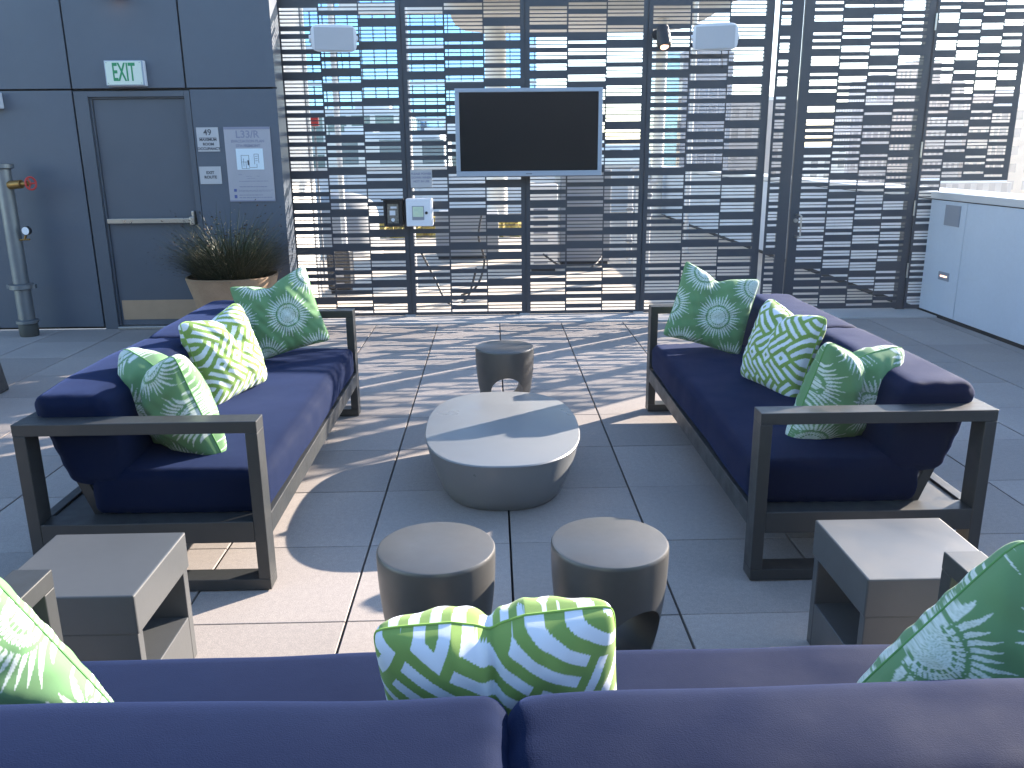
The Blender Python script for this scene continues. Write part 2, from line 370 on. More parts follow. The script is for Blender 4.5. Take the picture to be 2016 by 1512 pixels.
# ================================================================== TELEVISION etc.
t = thing('television', (.365, 8.45, 1.41), 'large wall television with silver frame on the slotted screen', 'television')
x0, x1, z0, z1 = -.338, 1.068, 1.409, 2.219
mb = MB(); b = .040; yb = 8.40
mb.box(x0,x1,yb,8.455,z0,z0+.050); mb.box(x0,x1,yb,8.455,z1-.036,z1); mb.box(x0,x0+b,yb+.0005,8.4545,z0+.050,z1-.036); mb.box(x1-b,x1,yb+.0005,8.4545,z0+.050,z1-.036)
part('bezel', mb, SILVER, t, world=True, bevel=.004)
mb = MB(); mb.box(x0+b,x1-b,yb+.008,8.45,z0+.050,z1-.036); part('display', mb, TVGL, t, world=True)
mb = MB(); mb.box(x0+.02,x1-.02,8.456,8.50,z0+.03,z1-.03); part('rear_housing', mb, BLACKP, t, world=True, bevel=.01)
mb = MB(); mb.box(.1,.6,8.50,8.59,1.6,2.0); part('wall_mount', mb, BLACKP, t, world=True)
text_obj('badge', ['SKYVUE'], INK, t, (.365, 8.3995, 1.432), .020, sx=1.3) if False else None
mb = MB()
for k in range(5): mb.box(.335+k*.012, .343+k*.012, yb-.001, yb, 1.428, 1.436)
part('maker_badge', mb, INK, t, world=True)

def speaker(cx, cy, cz, yaw, label):
    t = thing('outdoor_speaker', (cx, cy, cz), label, 'speaker', 'white outdoor speakers above the television', rz=yaw)
    mb = MB(); prof = []
    n = 14; W, H, D = .205, .118, .20
    # cabinet: front wider than back, rounded vertical sides
    def ring(y, sx, sz, q=5):
        return [(sx*math.copysign(abs(math.cos(a))**(2/q), math.cos(a)), y, sz*math.copysign(abs(math.sin(a))**(2/q), math.sin(a))) for a in [2*math.pi*k/40 for k in range(40)]]
    rings = [ring(-.075, W*.96, H*.96), ring(-.07, W, H), ring(-.03, W, H), ring(.06, W*.86, H*.88), ring(.12, W*.6, H*.7)]
    V = [p for r in rings for p in r]; F = [(i*40+k, i*40+(k+1)%40, (i+1)*40+(k+1)%40, (i+1)*40+k) for i in range(4) for k in range(40)] + [tuple(range(40)), tuple(range(160, 200))]
    mb.add(V, F); mb.s = True
    tilt = Matrix.Rotation(R(12), 3, 'X'); mb.v = [tuple(tilt @ Vector(p)) for p in mb.v]
    part('cabinet', mb, WHITEP, t, sharp=40)
    mb = MB(); V = []
    for i in range(13):
        for j in range(9):
            u = -1+i/6; v = -1+j/4
            V.append((u*W*.86, -.0785-.020*(1-u*u), v*H*.82))
    F = [(i*9+j, (i+1)*9+j, (i+1)*9+j+1, i*9+j+1) for i in range(12) for j in range(8)]
    bk = len(V); V += [(x, -.07, z) for x, y, z in V]; F += [tuple(bk+q for q in f[::-1]) for f in F]
    mb.add(V, F); mb.s = True; mb.v = [tuple(tilt @ Vector(p)) for p in mb.v]
    part('grille', mb, WHITEG, t)
    mb = MB()
    sgn = 1
    for sgn in (-1, 1):
        mb.tube([(sgn*(W-.012), .01, 0), (sgn*(W+.014), .015, 0)], .022, 14)
        mb.bar((sgn*(W+.012), .015, 0), (sgn*(W+.012), .17, 0), .03, .006, up=(1,0,0))
    mb.bar((-(W+.014), .17, 0), ((W+.014), .17, 0), .035, .006, up=(0,1,0))
    mb.bar((0, .17, 0), (0, .235, 0), .05, .05)
    part('bracket', mb, WHITEP, t)
    mb = MB(); mb.tube([(.06, .1, -.09), (.07, .15, -.15), (.075, .215, -.2), (.08, .225, -.26)], .004, 6); part('cable', mb, BLACKP, t)
speaker(-1.435, 8.36, 2.665, R(12), 'white outdoor speaker on the left screen panel, above and left of the television')
speaker(2.10, 8.36, 2.655, R(-14), 'white outdoor speaker above and right of the television')
# spotlight
t = thing('spotlight', (1.60, 8.42, 2.66), 'black bullet spotlight on the screen left of the right speaker', 'spotlight')
mb = MB(); mb.tube([(1.625,8.47,2.752),(1.625,8.465,2.745),(1.628,8.43,2.68),(1.634,8.395,2.59),(1.635,8.39,2.575)], [.030,.056,.064,.066,.062], 20); part('lamp_body', mb, BLACKP, t, world=True)
mb = MB(); mb.tube([(1.635,8.392,2.5745),(1.636,8.388,2.568)], [.040,.040], 16); part('lens', mb, WARM, t, world=True)
mb = MB(); mb.cyl((1.60,8.57,2.70),(1.62,8.45,2.70),.014); mb.cyl((1.59,8.595,2.70),(1.59,8.57,2.70),.045); part('arm', mb, BLACKP, t, world=True)
# power-down sign
t = thing('power_sign', (-.70, 8.585, 1.31), 'small grey notice about powering down, taped to the screen', 'sign')
mb = MB(); mb.box(-.800,-.588,8.580,8.594,1.305,1.475); part('plate', mb, SIGNM, t, world=True)
text_obj('lettering', ['PLEASE POWER', 'DOWN WHEN', 'NOT IN USE'], INKL, t, (-.694, 8.5795, 1.40), .029, 1.25, bold=.0012)
# white control box
t = thing('control_box', (-.717, 8.54, .936), 'white control box with a small window, on the screen below the notice', 'control box')
mb = MB(); mb.box(-.845,-.588,8.45,8.59,.937,1.203); part('housing', mb, WHITEP, t, world=True, bevel=.008)
mb = MB(); mb.box(-.842,-.60,8.436,8.4495,.940,1.200); d = part('door', mb, WHITEP, t, world=True, bevel=.004)
mb = MB(); mb.box(-.785,-.668,8.4325,8.4355,1.00,1.135); part('window_frame', mb, VENTM, d, world=True)
mb = MB(); mb.box(-.778,-.675,8.4300,8.4320,1.030,1.128); part('display_card', mb, mat('display_pale', (.62,.72,.52), .3, noise=(25,.5), col2=(.4,.55,.45)), d, world=True)
mb = MB(); mb.cyl((-.645,8.4350,1.068),(-.645,8.428,1.068),.014); part('key_lock', mb, BLACKP, d, world=True)
# black open box
t = thing('switch_box', (-.975, 8.54, .94), 'black open electrical box on the screen left of the white control box', 'electrical box')
mb = MB(); mb.box(-1.068,-.884,8.50,8.59,.942,1.190); mb.box(-1.068,-1.048,8.46,8.4995,.942,1.190); mb.box(-.904,-.884,8.46,8.4995,.942,1.190); mb.box(-1.0475,-.9045,8.46,8.4995,.942,.958); mb.box(-1.0475,-.9045,8.46,8.4995,1.165,1.190)
part('housing', mb, BLACKP, t, world=True, bevel=.003)
mb = MB(); mb.box(-1.085,-.868,8.43,8.585,1.1905,1.207); part('lid', mb, BLACKP, t, world=True, bevel=.004)
mb = MB(); mb.box(-1.035,-.925,8.49,8.4995,.965,1.155); part('circuit_plate', mb, CARD, t, world=True)
mb = MB(); mb.box(-1.01,-.955,8.478,8.4895,1.045,1.09); mb.cyl((-.98,8.4895,1.0),(-.98,8.476,1.0),.018); mb.box(-1.0,-.94,8.480,8.4895,1.11,1.13); pieces('terminal', mb, WHITEP, t, world=True)
mb = MB(); mb.tube([(-.97,8.48,.96),(-.98,8.47,.975),(-1.0,8.485,.99)], .004, 6); part('wire', mb, BLACKP, t, world=True)

# ================================================================== LEFT BUILDING WALL
t = thing('building_wall', (-4.5, 8.3, 0), 'blue-grey panelled building wall with a door in it', 'wall')
YW = 8.2
mb = MB(); mb.box(-8, -1.985, 8.245, 8.50, 0, 4.2); part('wall_core', mb, BACKW, t, world=True)
mb = MB(); g = .008; zs = 2.222
for a, b in ((-8,-5.85),(-5.85,-4.83),(-4.83,-3.81)):
    mb.box(a+g, b-g, YW, 8.24, .025, zs-g); mb.box(a+g, b-g, YW, 8.24, zs+g, 4.2)
mb.box(-3.81+g, -2.778-g, YW, 8.24, zs+g, 4.2); mb.box(-2.778+g, -1.962, YW, 8.24, zs+g, 4.2)
mb.box(-2.748, -1.962, YW, 8.24, .025, zs-g)
mb.box(-2.0, -1.9625, 8.2405, 8.50, .025, 4.2)
part('cladding', mb, CLAD, t, world=True, bevel=.002)
t = thing('exit_door', (-3.25, 8.23, 0), 'blue-grey steel exit door with a push bar and metal kick plate', 'door')
mb = MB()
mb.box(-3.80,-3.675,YW-.006,8.26,.0,2.206); mb.box(-2.800,-2.752,YW-.006,8.26,.0,2.206); mb.box(-3.6745,-2.8005,YW-.006,8.26,2.155,2.206)
mb.box(-3.674,-3.655,YW+.02,8.26,.0,2.154); mb.box(-3.6545,-2.8005,YW+.02,8.26,2.14,2.1545)
part('door_frame', mb, DOORM, t, world=True, bevel=.003)
mb = MB(); mb.box(-3.652,-2.803,YW+.040,8.262,.03,2.137); leaf = part('door_leaf', mb, DOORM, t, world=True, bevel=.002)
mb = MB(); mb.box(-3.630,-2.815,YW+.034,YW+.039,.085,.275); part('kick_plate', mb, mat('kick_brass_steel', (.50,.37,.26), .4, .6, noise=(4,.3)), leaf, world=True)
mb = MB(); mb.box(-3.635,-2.86,YW-.035,YW+.0,1.018,1.062); mb.box(-3.63,-3.60,YW,YW+.039,1.02,1.06); mb.box(-2.90,-2.87,YW,YW+.039,1.02,1.06); bar = part('push_bar', mb, mat('push_bar_metal', (.50,.46,.40), .35, .8, noise=(20,.1)), leaf, world=True, bevel=.004)
mb = MB(); mb.box(-2.8595,-2.815,YW-.045,YW+.038,1.0,1.075); mb.box(-2.835,-2.812,YW-.045,YW+.02,1.0755,1.13); part('latch_housing', mb, STEEL, bar, world=True, bevel=.006)
mb = MB(); mb.box(-3.66,-2.80,YW-.05,YW+.039,.0,.028); part('threshold', mb, STEEL, t, world=True, bevel=.004)
# exit sign
t = thing('exit_sign', (-3.31, YW, 2.25), 'green and white EXIT sign above the door', 'exit sign')
mb = MB(); mb.box(-3.455,-3.115,YW-.055,YW-.001,2.243,2.462); part('housing', mb, WHITEP, t, world=True, bevel=.008)
mb = MB(); mb.box(-3.462,-3.122,YW-.068,YW-.0555,2.248,2.462); part('face_frame', mb, SILVER, t, world=True, bevel=.003)
mb = MB(); mb.box(-3.452,-3.132,YW-.0715,YW-.0685,2.256,2.454); part('face', mb, EXITB, t, world=True)
text_obj('lettering', ['EXIT'], EXITG, t, (-3.292, YW-.0722, 2.355), .215, sx=.47, bold=.004)
mb = MB()
for x in (-3.44,-3.144):
    for z in (2.268,2.442): mb.cyl((x,YW-.0715,z),(x,YW-.075,z),.004,8)
pieces('screw', mb, VENTM, t, world=True)
# signs
t = thing('occupancy_sign', (-2.622, YW, 1.667), 'square grey sign reading 49 maximum room occupancy', 'sign')
mb = MB(); mb.box(-2.723,-2.521,YW-.008,YW-.001,1.667,1.882); part('plate', mb, SIGNM, t, world=True)
text_obj('number', ['49'], INK, t, (-2.622, YW-.0088, 1.836), .075, bold=.001)
mb = MB(); mb.box(-2.70,-2.545,YW-.0092,YW-.008,1.789,1.792); part('rule_line', mb, INK, t, world=True)
text_obj('lettering', ['MAXIMUM', 'ROOM', 'OCCUPANCY'], INK, t, (-2.622, YW-.0088, 1.732), .034, 1.2, bold=.0012)
t = thing('route_sign', (-2.632, YW, 1.373), 'small grey sign reading EXIT ROUTE', 'sign')
mb = MB(); mb.box(-2.732,-2.531,YW-.008,YW-.001,1.373,1.532); part('plate', mb, SIGNM, t, world=True)
text_obj('lettering', ['EXIT', 'ROUTE'], INK, t, (-2.632, YW-.0088, 1.455), .036, 1.15, bold=.0014)
t = thing('evacuation_sign', (-2.26, YW, 1.21), 'tall lilac-grey evacuation plan sign headed L33/R with a small map', 'sign')
mb = MB(); mb.box(-2.471,-2.046,YW-.010,YW-.001,1.209,1.884); part('plate', mb, SIGNL, t, world=True)
mb = MB(); mb.box(-2.471,-2.046,YW-.0125,YW-.0105,1.862,1.884); mb.box(-2.471,-2.046,YW-.0125,YW-.0105,1.209,1.222); pieces('trim', mb, INKL, t, world=True)
text_obj('heading', ['L33/R'], INKL, t, (-2.258, YW-.0108, 1.815), .092, bold=.0015)
text_obj('lettering', ['EVACUATION PLAN', 'STH FREMONT'], INKL, t, (-2.258, YW-.0108, 1.735), .034, 1.2, bold=.001)
mb = MB(); mb.box(-2.375,-2.125,YW-.014,YW-.0105,1.500,1.690); mp = part('map_card', mb, SIGNB, t, world=True)
mb = MB(); yy = YW-.0152
def ln(x0,z0,x1,z1,w=.003): mb.box(min(x0,x1)-w/2, max(x0,x1)+w/2, yy, yy+.001, min(z0,z1)-w/2, max(z0,z1)+w/2)
ln(-2.33,1.51,-2.33,1.63); ln(-2.33,1.63,-2.26,1.63); ln(-2.26,1.63,-2.26,1.52); ln(-2.33,1.51,-2.26,1.51); ln(-2.31,1.53,-2.31,1.60); ln(-2.29,1.51,-2.29,1.57); ln(-2.33,1.57,-2.27,1.57)
ln(-2.21,1.55,-2.21,1.64); ln(-2.21,1.64,-2.17,1.64); ln(-2.17,1.64,-2.17,1.56); ln(-2.20,1.58,-2.18,1.58); ln(-2.20,1.60,-2.18,1.60); ln(-2.20,1.62,-2.18,1.62); ln(-2.26,1.52,-2.19,1.52); ln(-2.19,1.52,-2.19,1.55)
mb.box(-2.275,-2.262,yy,yy+.001,1.54,1.585)
part('floor_plan', mb, INK, mp, world=True)
mb = MB()
for z, x0, x1, h in ((1.455,-2.37,-2.34,.006),(1.44,-2.30,-2.25,.004),(1.44,-2.20,-2.17,.004),(1.42,-2.29,-2.22,.004),(1.395,-2.37,-2.10,.006),(1.345,-2.37,-2.11,.008),(1.312,-2.38,-2.06,.005),(1.302,-2.38,-2.08,.004),(1.268,-2.38,-2.16,.007),(1.245,-2.38,-2.07,.008)):
    x = x0
    while x < x1:
        l = random.uniform(.012,.035); mb.box(x, min(x+l,x1), YW-.0115, YW-.0105, z-h/2, z+h/2); x += l+.006
pieces('small_print', mb, INKL, t, world=True)
mb = MB(); mb.box(-2.425,-2.40,YW-.0118,YW-.0105,1.300,1.325); mb.box(-2.425,-2.40,YW-.0118,YW-.0105,1.24,1.27); pieces('pictogram', mb, mat('pictogram_blue',(.08,.11,.3),.5), t, world=True)
# standpipe
t = thing('standpipe', (-4.41, 7.95, 0), 'galvanised standpipe with red valve wheel and gauge against the wall', 'pipe')
mb = MB(); px, py = -4.40, 7.93
mb.lathe([(.072,.135),(.072,.5),(.068,.5),(.066,1.56)], (px,py,0), 24); part('pipe', mb, GALV, t, world=True)
mb = MB(); mb.lathe([(.080,0),(.084,.02),(.084,.10),(.078,.12)], (px,py,0), 24); part('base_sleeve', mb, mat('sleeve_dark',(.05,.055,.05),.6), t, world=True)
mb = MB(); mb.lathe([(.085,.12),(.098,.125),(.098,.15),(.075,.16)], (px,py,0), 24); mb.lathe([(.074,.44),(.105,.45),(.105,.49),(.074,.50)], (px,py,0), 24); mb.lathe([(.07,1.53),(.095,1.54),(.095,1.575),(.06,1.58)], (px,py,0), 24)
for sx_ in (-1, 1): mb.box(px+sx_*.112-.02, px+sx_*.112+.02, py-.02, py+.02, .452, .488)
pieces('coupling', mb, GALV, t, world=True)
mb = MB(); mb.cyl((px+.05,py-.02,1.39),(px+.17,py-.04,1.40),.038); mb.cyl((px+.16,py-.04,1.40),(px+.255,py-.055,1.405),.022); v = part('valve_body', mb, BRASS, t, world=True)
mb = MB()
cx_, cy_, cz_ = px+.262, py-.06, 1.405
ringp = [(cx_+.020*math.sin(a)*0+ .010*math.cos(a), cy_+.046*math.cos(a)*.6, cz_+.052*math.sin(a)) for a in [2*math.pi*k/20 for k in range(21)]]
ringp = [(cx_+.036*math.cos(a), cy_-.022*math.cos(a)*-1, cz_+.055*math.sin(a)) for a in [2*math.pi*k/20 for k in range(21)]]
mb.tube(ringp, .009, 8, caps=False)
for a in (0, 2*math.pi/3, 4*math.pi/3): mb.tube([(cx_, cy_, cz_), (cx_+.036*math.cos(a), cy_+.022*math.cos(a), cz_+.055*math.sin(a))], .008, 6)
part('hand_wheel', mb, RED, v, world=True)
mb = MB(); mb.cyl((px+.06,py-.02,.90),(px+.16,py-.03,.905),.008,8); mb.cyl((px+.11,py-.025,.90),(px+.135,py-.03,.96),.010,8); part('gauge_stem', mb, BRASS, t, world=True)
mb = MB(); mb.cyl((px+.15,py-.02,.985),(px+.145,py-.055,.985),.040,24); gg = part('pressure_gauge', mb, BLACKP, t, world=True)
mb = MB(); mb.cyl((px+.1448,py-.0556,.985),(px+.1445,py-.058,.985),.035,24); part('dial', mb, WHITEP, gg, world=True)
# lamp above door + white box
t = thing('wall_light', (-3.36, 8.12, 2.99), 'black cylindrical wall light at the top edge above the exit sign', 'wall light')
mb = MB(); mb.tube([(-3.315,8.09,2.975),(-3.315,8.09,3.10)], .062, 20); part('lamp_body', mb, BLACKP, t, world=True)
mb = MB(); mb.tube([(-3.315,8.09,2.966),(-3.315,8.09,2.9745)], .045, 16); part('lens', mb, WARM, t, world=True)
mb = MB(); mb.box(-3.335,-3.295,8.13,8.199,3.0,3.08); part('bracket', mb, BLACKP, t, world=True)
t = thing('emergency_light', (-4.50, 8.15, 2.06), 'white emergency light box at the left edge of the wall', 'emergency light')
mb = MB(); mb.box(-4.66,-4.44,8.10,8.199,2.06,2.20); part('housing', mb, WHITEP, t, world=True, bevel=.008)
mb = MB(); mb.cyl((-4.50,8.12,2.12),(-4.50,8.06,2.10),.035); mb.cyl((-4.60,8.12,2.12),(-4.60,8.06,2.10),.035); pieces('lamp_head', mb, WHITEP, t, world=True)

# ================================================================== PARAPET (right)
t = thing('parapet_wall', (4.6, 10, 0), 'long white panelled parapet wall along the right edge', 'parapet')
mb = MB(); mb.box(4.462, 4.90, -4, 26, -.1, 1.14); part('wall_core', mb, BACKW, t, world=True)
mb = MB(); y = -3.98
js = [-4, -2.1, -.2, 1.9, 3.95, 5.95, 7.93, 8.95, 11, 13, 15, 17, 19, 21, 23, 26]
for a, b in zip(js, js[1:]): mb.box(4.445, 4.4615, a+.004, b-.004, .03, 1.135)
part('facing_panel', mb, PARW, t, world=True, bevel=.002)
mb = MB(); mb.box(4.43, 4.965, -4, 26, 1.145, 1.212); part('cap', mb, CAPM, t, world=True, bevel=.006)
mb = MB(); mb.box(4.437, 4.4445, 8.03, 8.30, .905, 1.10); part('vent_plate', mb, VENTM, t, world=True)
mb = MB(); mb.box(4.436, 4.4445, 8.09, 8.28, .375, .455); k = part('step_light', mb, VENTM, t, world=True)
mb = MB(); mb.box(4.4335, 4.4355, 8.12, 8.24, .408, .422); part('light_slot', mb, WARM, k, world=True)
t = thing('far_parapet', (-5, 24, 0), 'pale parapet wall crossing behind the slotted screen', 'parapet')
mb = MB(); 
for a in range(-24, 4, 2): mb.box(a+.01, a+1.99, 24, 24.3, -.02, 1.20)
mb.box(-26, 4.42, 24.02, 24.28, -.02, 1.19)
part('facing_panel', mb, PARW, t, world=True)
mb = MB(); mb.box(-26, 4.42, 23.95, 24.35, 1.2, 1.26); part('cap', mb, CAPM, t, world=True)

# ================================================================== FURNITURE
def soft_box(dx, dy, dz, r, n=(40, 14, 10), bulge=(0, 0, 0), fn=None, wr=0, seed=0, pucker=0):
    """rounded cushion centred on origin; half sizes dx,dy,dz"""
    bm = bmesh.new(); mbx = MB(); V = {}; vv = []; ff = []
    nx, ny, nz = n
    rs = np.random.default_rng(seed); ph = rs.uniform(0, 6.28, 12)
    def P(i, j, k):
        key = (i, j, k)
        if key in V: return V[key]
        u, v, w_ = -1+2*i/nx, -1+2*j/ny, -1+2*k/nz
        # concentrate near edges
        e = lambda a: math.sin(a*math.pi/2)*.45+a*.55
        u, v, w_ = e(u), e(v), e(w_)
        p = Vector((u*dx, v*dy, w_*dz))
        q = Vector((max(-dx+r, min(dx-r, p.x)), max(-dy+r, min(dy-r, p.y)), max(-dz+r, min(dz-r, p.z))))
        d = p-q
        if d.length > 1e-9: p = q + d.normalized()*r
        bx = (1-v*v)*(1-w_*w_); by = (1-u*u)**.5*(1-w_*w_) if abs(u) < 1 else 0; bz = ((1-u*u)**.35)*((1-v*v)**.7) if abs(u) < 1 and abs(v) < 1 else 0
        p.x += bulge[0]*bx*(1 if u > 0 else -1)*abs(u)**3; p.y += bulge[1]*by*(1 if v > 0 else -1)*abs(v)**3; p.z += bulge[2]*bz*(1 if w_ > 0 else -1)*abs(w_)**3
        if wr:
            p.z += wr*(math.sin(3.1*p.x+ph[0]+2*p.y)*.5+math.sin(7.3*p.x+ph[1]+5*p.y)*.25+math.sin(17*p.x+9*p.y+ph[2])*.12)
            p.y += wr*(math.sin(4.1*p.x+ph[3]+6*p.z)*.5+math.sin(11*p.x+ph[4]+9*p.z)*.25)
        if pucker:
            en = max(0, abs(u)-.86)/.14
            p.z -= pucker*en*(.5+.5*math.sin(p.y*95+ph[5]))*abs(w_); p.y -= math.copysign(pucker*en*(.5+.5*math.sin(p.z*95+ph[6])), v)*abs(v)
        if fn: p = fn(p)
        V[key] = len(vv); vv.append(tuple(p)); return V[key]
    def face(a, b, c, d): ff.append((a, b, c, d))
    for i in range(nx):
        for j in range(ny):
            face(P(i,j,0),P(i,j+1,0),P(i+1,j+1,0),P(i+1,j,0)); face(P(i,j,nz),P(i+1,j,nz),P(i+1,j+1,nz),P(i,j+1,nz))
    for i in range(nx):
        for k in range(nz):
            face(P(i,0,k),P(i+1,0,k),P(i+1,0,k+1),P(i,0,k+1)); face(P(i,ny,k),P(i,ny,k+1),P(i+1,ny,k+1),P(i+1,ny,k))
    for j in range(ny):
        for k in range(nz):
            face(P(0,j,k),P(0,j,k+1),P(0,j+1,k+1),P(0,j+1,k)); face(P(nx,j,k),P(nx,j+1,k),P(nx,j+1,k+1),P(nx,j,k+1))
    bm.free(); mbx.v = vv; mbx.f = ff; mbx.s = True
    return mbx

HL, HD, AZ = 1.165, .447, .692     # half length, half depth, arm height
def make_sofa(loc, rz, label, seed):
    t = thing('sofa', loc, label, 'sofa', 'navy sofas with charcoal metal frames', rz=rz)
    for sgn in (-1, 1):
        a0, a1 = (HL-.092, HL) if sgn > 0 else (-HL, -HL+.092)
        mb = MB()
        mb.box(a0, a1, -HD, HD, AZ-.046, AZ); mb.box(a0, a1, -HD, HD, 0.004, .050)
        mb.box(a0+.0005, a1-.0005, -HD, -HD+.046, .050, AZ-.046); mb.box(a0+.0005, a1-.0005, HD-.046, HD, .050, AZ-.046)
        part('arm_frame', mb, FRAME, t, bevel=.003)
        mb = MB(); mb.box(a0+.001, a0+.050 if sgn < 0 else a1-.001, -HD+.0465, HD-.0465, .205, .292) if False else mb.box(min(a0,a1)+.001, max(a0,a1)-.001, -HD+.0465, HD-.0465, .205, .292)
        part('end_rail', mb, FRAME, t, bevel=.003)
    for y0, y1 in ((-HD+.001, -HD+.045), (HD-.045, HD-.001)):
        mb = MB(); mb.box(-HL+.0925, HL-.0925, y0, y1, .205, .290); part('side_rail', mb, FRAME, t, bevel=.003)
    mb = MB(); mb.box(-HL+.0925, HL-.0925, HD-.088, HD-.001, AZ-.044, AZ-.001); part('back_rail', mb, FRAME, t, bevel=.003)
    mb = MB(); mb.box(-HL+.10, HL-.10, -HD+.0455, HD-.0455, .262, .280); part('seat_base', mb, FRAME, t)
    mb = MB()
    for x in (-HL+.13, -.02, HL-.13): mb.bar((x, .23, .28), (x, .375, .665), .04, .012, up=(1,0,0))
    pieces('back_brace', mb, FRAME, t)
    mb = soft_box(HL-.098, .340, .089, .040, (110, 26, 12), (0, .012, .012), wr=.006, seed=seed, pucker=.004)
    mb.v = [(x, y-.098, z+.374) for x, y, z in mb.v]; part('seat_cushion', mb, NAVY, t, sharp=80)
    for sgn in (-1, 1):
        hx = (HL-.098)/2+.006
        def fn(p):
            tt = (p.z+.175)/.35
            p.y = p.y*(1+.42*tt) + .075*tt + .015
            return p
        mb = soft_box(hx, .105, .176, .045, (60, 16, 22), (.003, .012, .012), fn=fn, wr=.007, seed=seed*3+sgn, pucker=.006)
        mb.v = [(x+sgn*(hx-.004), y+.200, z+.590) for x, y, z in mb.v]
        part('back_cushion', mb, NAVY, t, sharp=80)
    return t
make_sofa((-1.327, 4.135, 0), R(90), 'navy sofa on the left, in front of the beige plant pot', 1)
make_sofa((1.437, 4.13, 0), R(-90), 'navy sofa on the right beside the white parapet', 2)
make_sofa((.012, 1.395, 0), R(180), 'navy sofa nearest the viewer, seen from behind with a lattice pillow in the middle', 3)

# ---- pillows
def lattice(X, Y, rot, unit=.0165):
    """herringbone of paired bars with small squares; coordinates in metres"""
    u = unit; c, s = math.cos(rot), math.sin(rot)
    x = (X*c - Y*s)/u; y = (X*s + Y*c)/u
    zig = (np.abs(((y*3.0) % 1)-.5)-.25)*.16; zig2 = (np.abs(((x*3.0) % 1)-.5)-.25)*.16
    W = 4.0
    cx = np.floor(x/W); cy = np.floor(y/W)
    fx = x-cx*W; fy = y-cy*W
    k = np.mod(cx-cy, 5)
    out = np.zeros_like(x)
    def bars(a): return ((a > .5) & (a < 1.5)) | ((a > 2.5) & (a < 3.5))
    for m_ in (0, 1):
        L = fx+m_*W
        sel = (k == m_) & bars(fy+zig2) & (L > .5) & (L < 7.5); out[sel] = 1
    for q, m_ in ((3, 0), (2, 1)):
        L = fy+m_*W
        sel = (k == q) & bars(fx+zig) & (L > .5) & (L < 7.5); out[sel] = 1
    sq = (k == 4) & (fx > .5) & (fx < 3.5) & (fy > .5) & (fy < 3.5) & ~((fx+zig > 1.5) & (fx+zig < 2.5) & (fy+zig2 > 1.5) & (fy+zig2 < 2.5)); out[sq] = 1
    return out
def sunburst(X, Y, seed):
    r_ = np.random.default_rng(seed); ox, oy = r_.uniform(-.07, .07, 2); th = r_.uniform(-.4, .4)
    X, Y = X*math.cos(th)-Y*math.sin(th), X*math.sin(th)+Y*math.cos(th)
    out = np.zeros_like(X)
    n1 = np.sin(X*900+3*np.sin(Y*700))*np.sin(Y*850+2*np.sin(X*610))
    for i in range(-3, 4):
        for j in range(-3, 4):
            cx = ox+i*.30+(j % 2)*.15; cy = oy+j*.235
            dx, dy = X-cx, Y-cy; r = np.hypot(dx, dy); a = np.arctan2(dy, dx)
            sel = r < .155
            if not sel.any(): continue
            N = 40
            ph = (a/(2*math.pi)*N) % 1; idx = np.floor(a/(2*math.pi)*N)
            ln_ = .128+.012*np.sin(idx*2.3+i)+.008*np.sin(idx*5.1+j)
            wdt = np.where(r < .085, .33, .33*(1-(r-.085)/(ln_-.084+1e-6)))
            ray = (np.abs(ph-.5) < wdt) & (r > .058) & (r < ln_)
            ph2 = (a/(2*math.pi)*26) % 1
            dash = (np.abs(ph2-.5) < .32) & (r > .040) & (r < .0475)
            dot = (np.abs(ph-.5) < .30) & (r > .060) & (r < .070)
            core = (r <= .058) & ~((np.abs(ph-.5) > .38) & (r > .050))
            m_ = (core | ray) & ~dash & ~dot
            mot = np.where(m_, np.clip(.90 + .30*n1, .30, 1), 0)
            mot = np.where(core & (r < .036) & (n1 > .45), .40, mot)
            out = np.where(sel, np.maximum(out, mot), out)
    return out
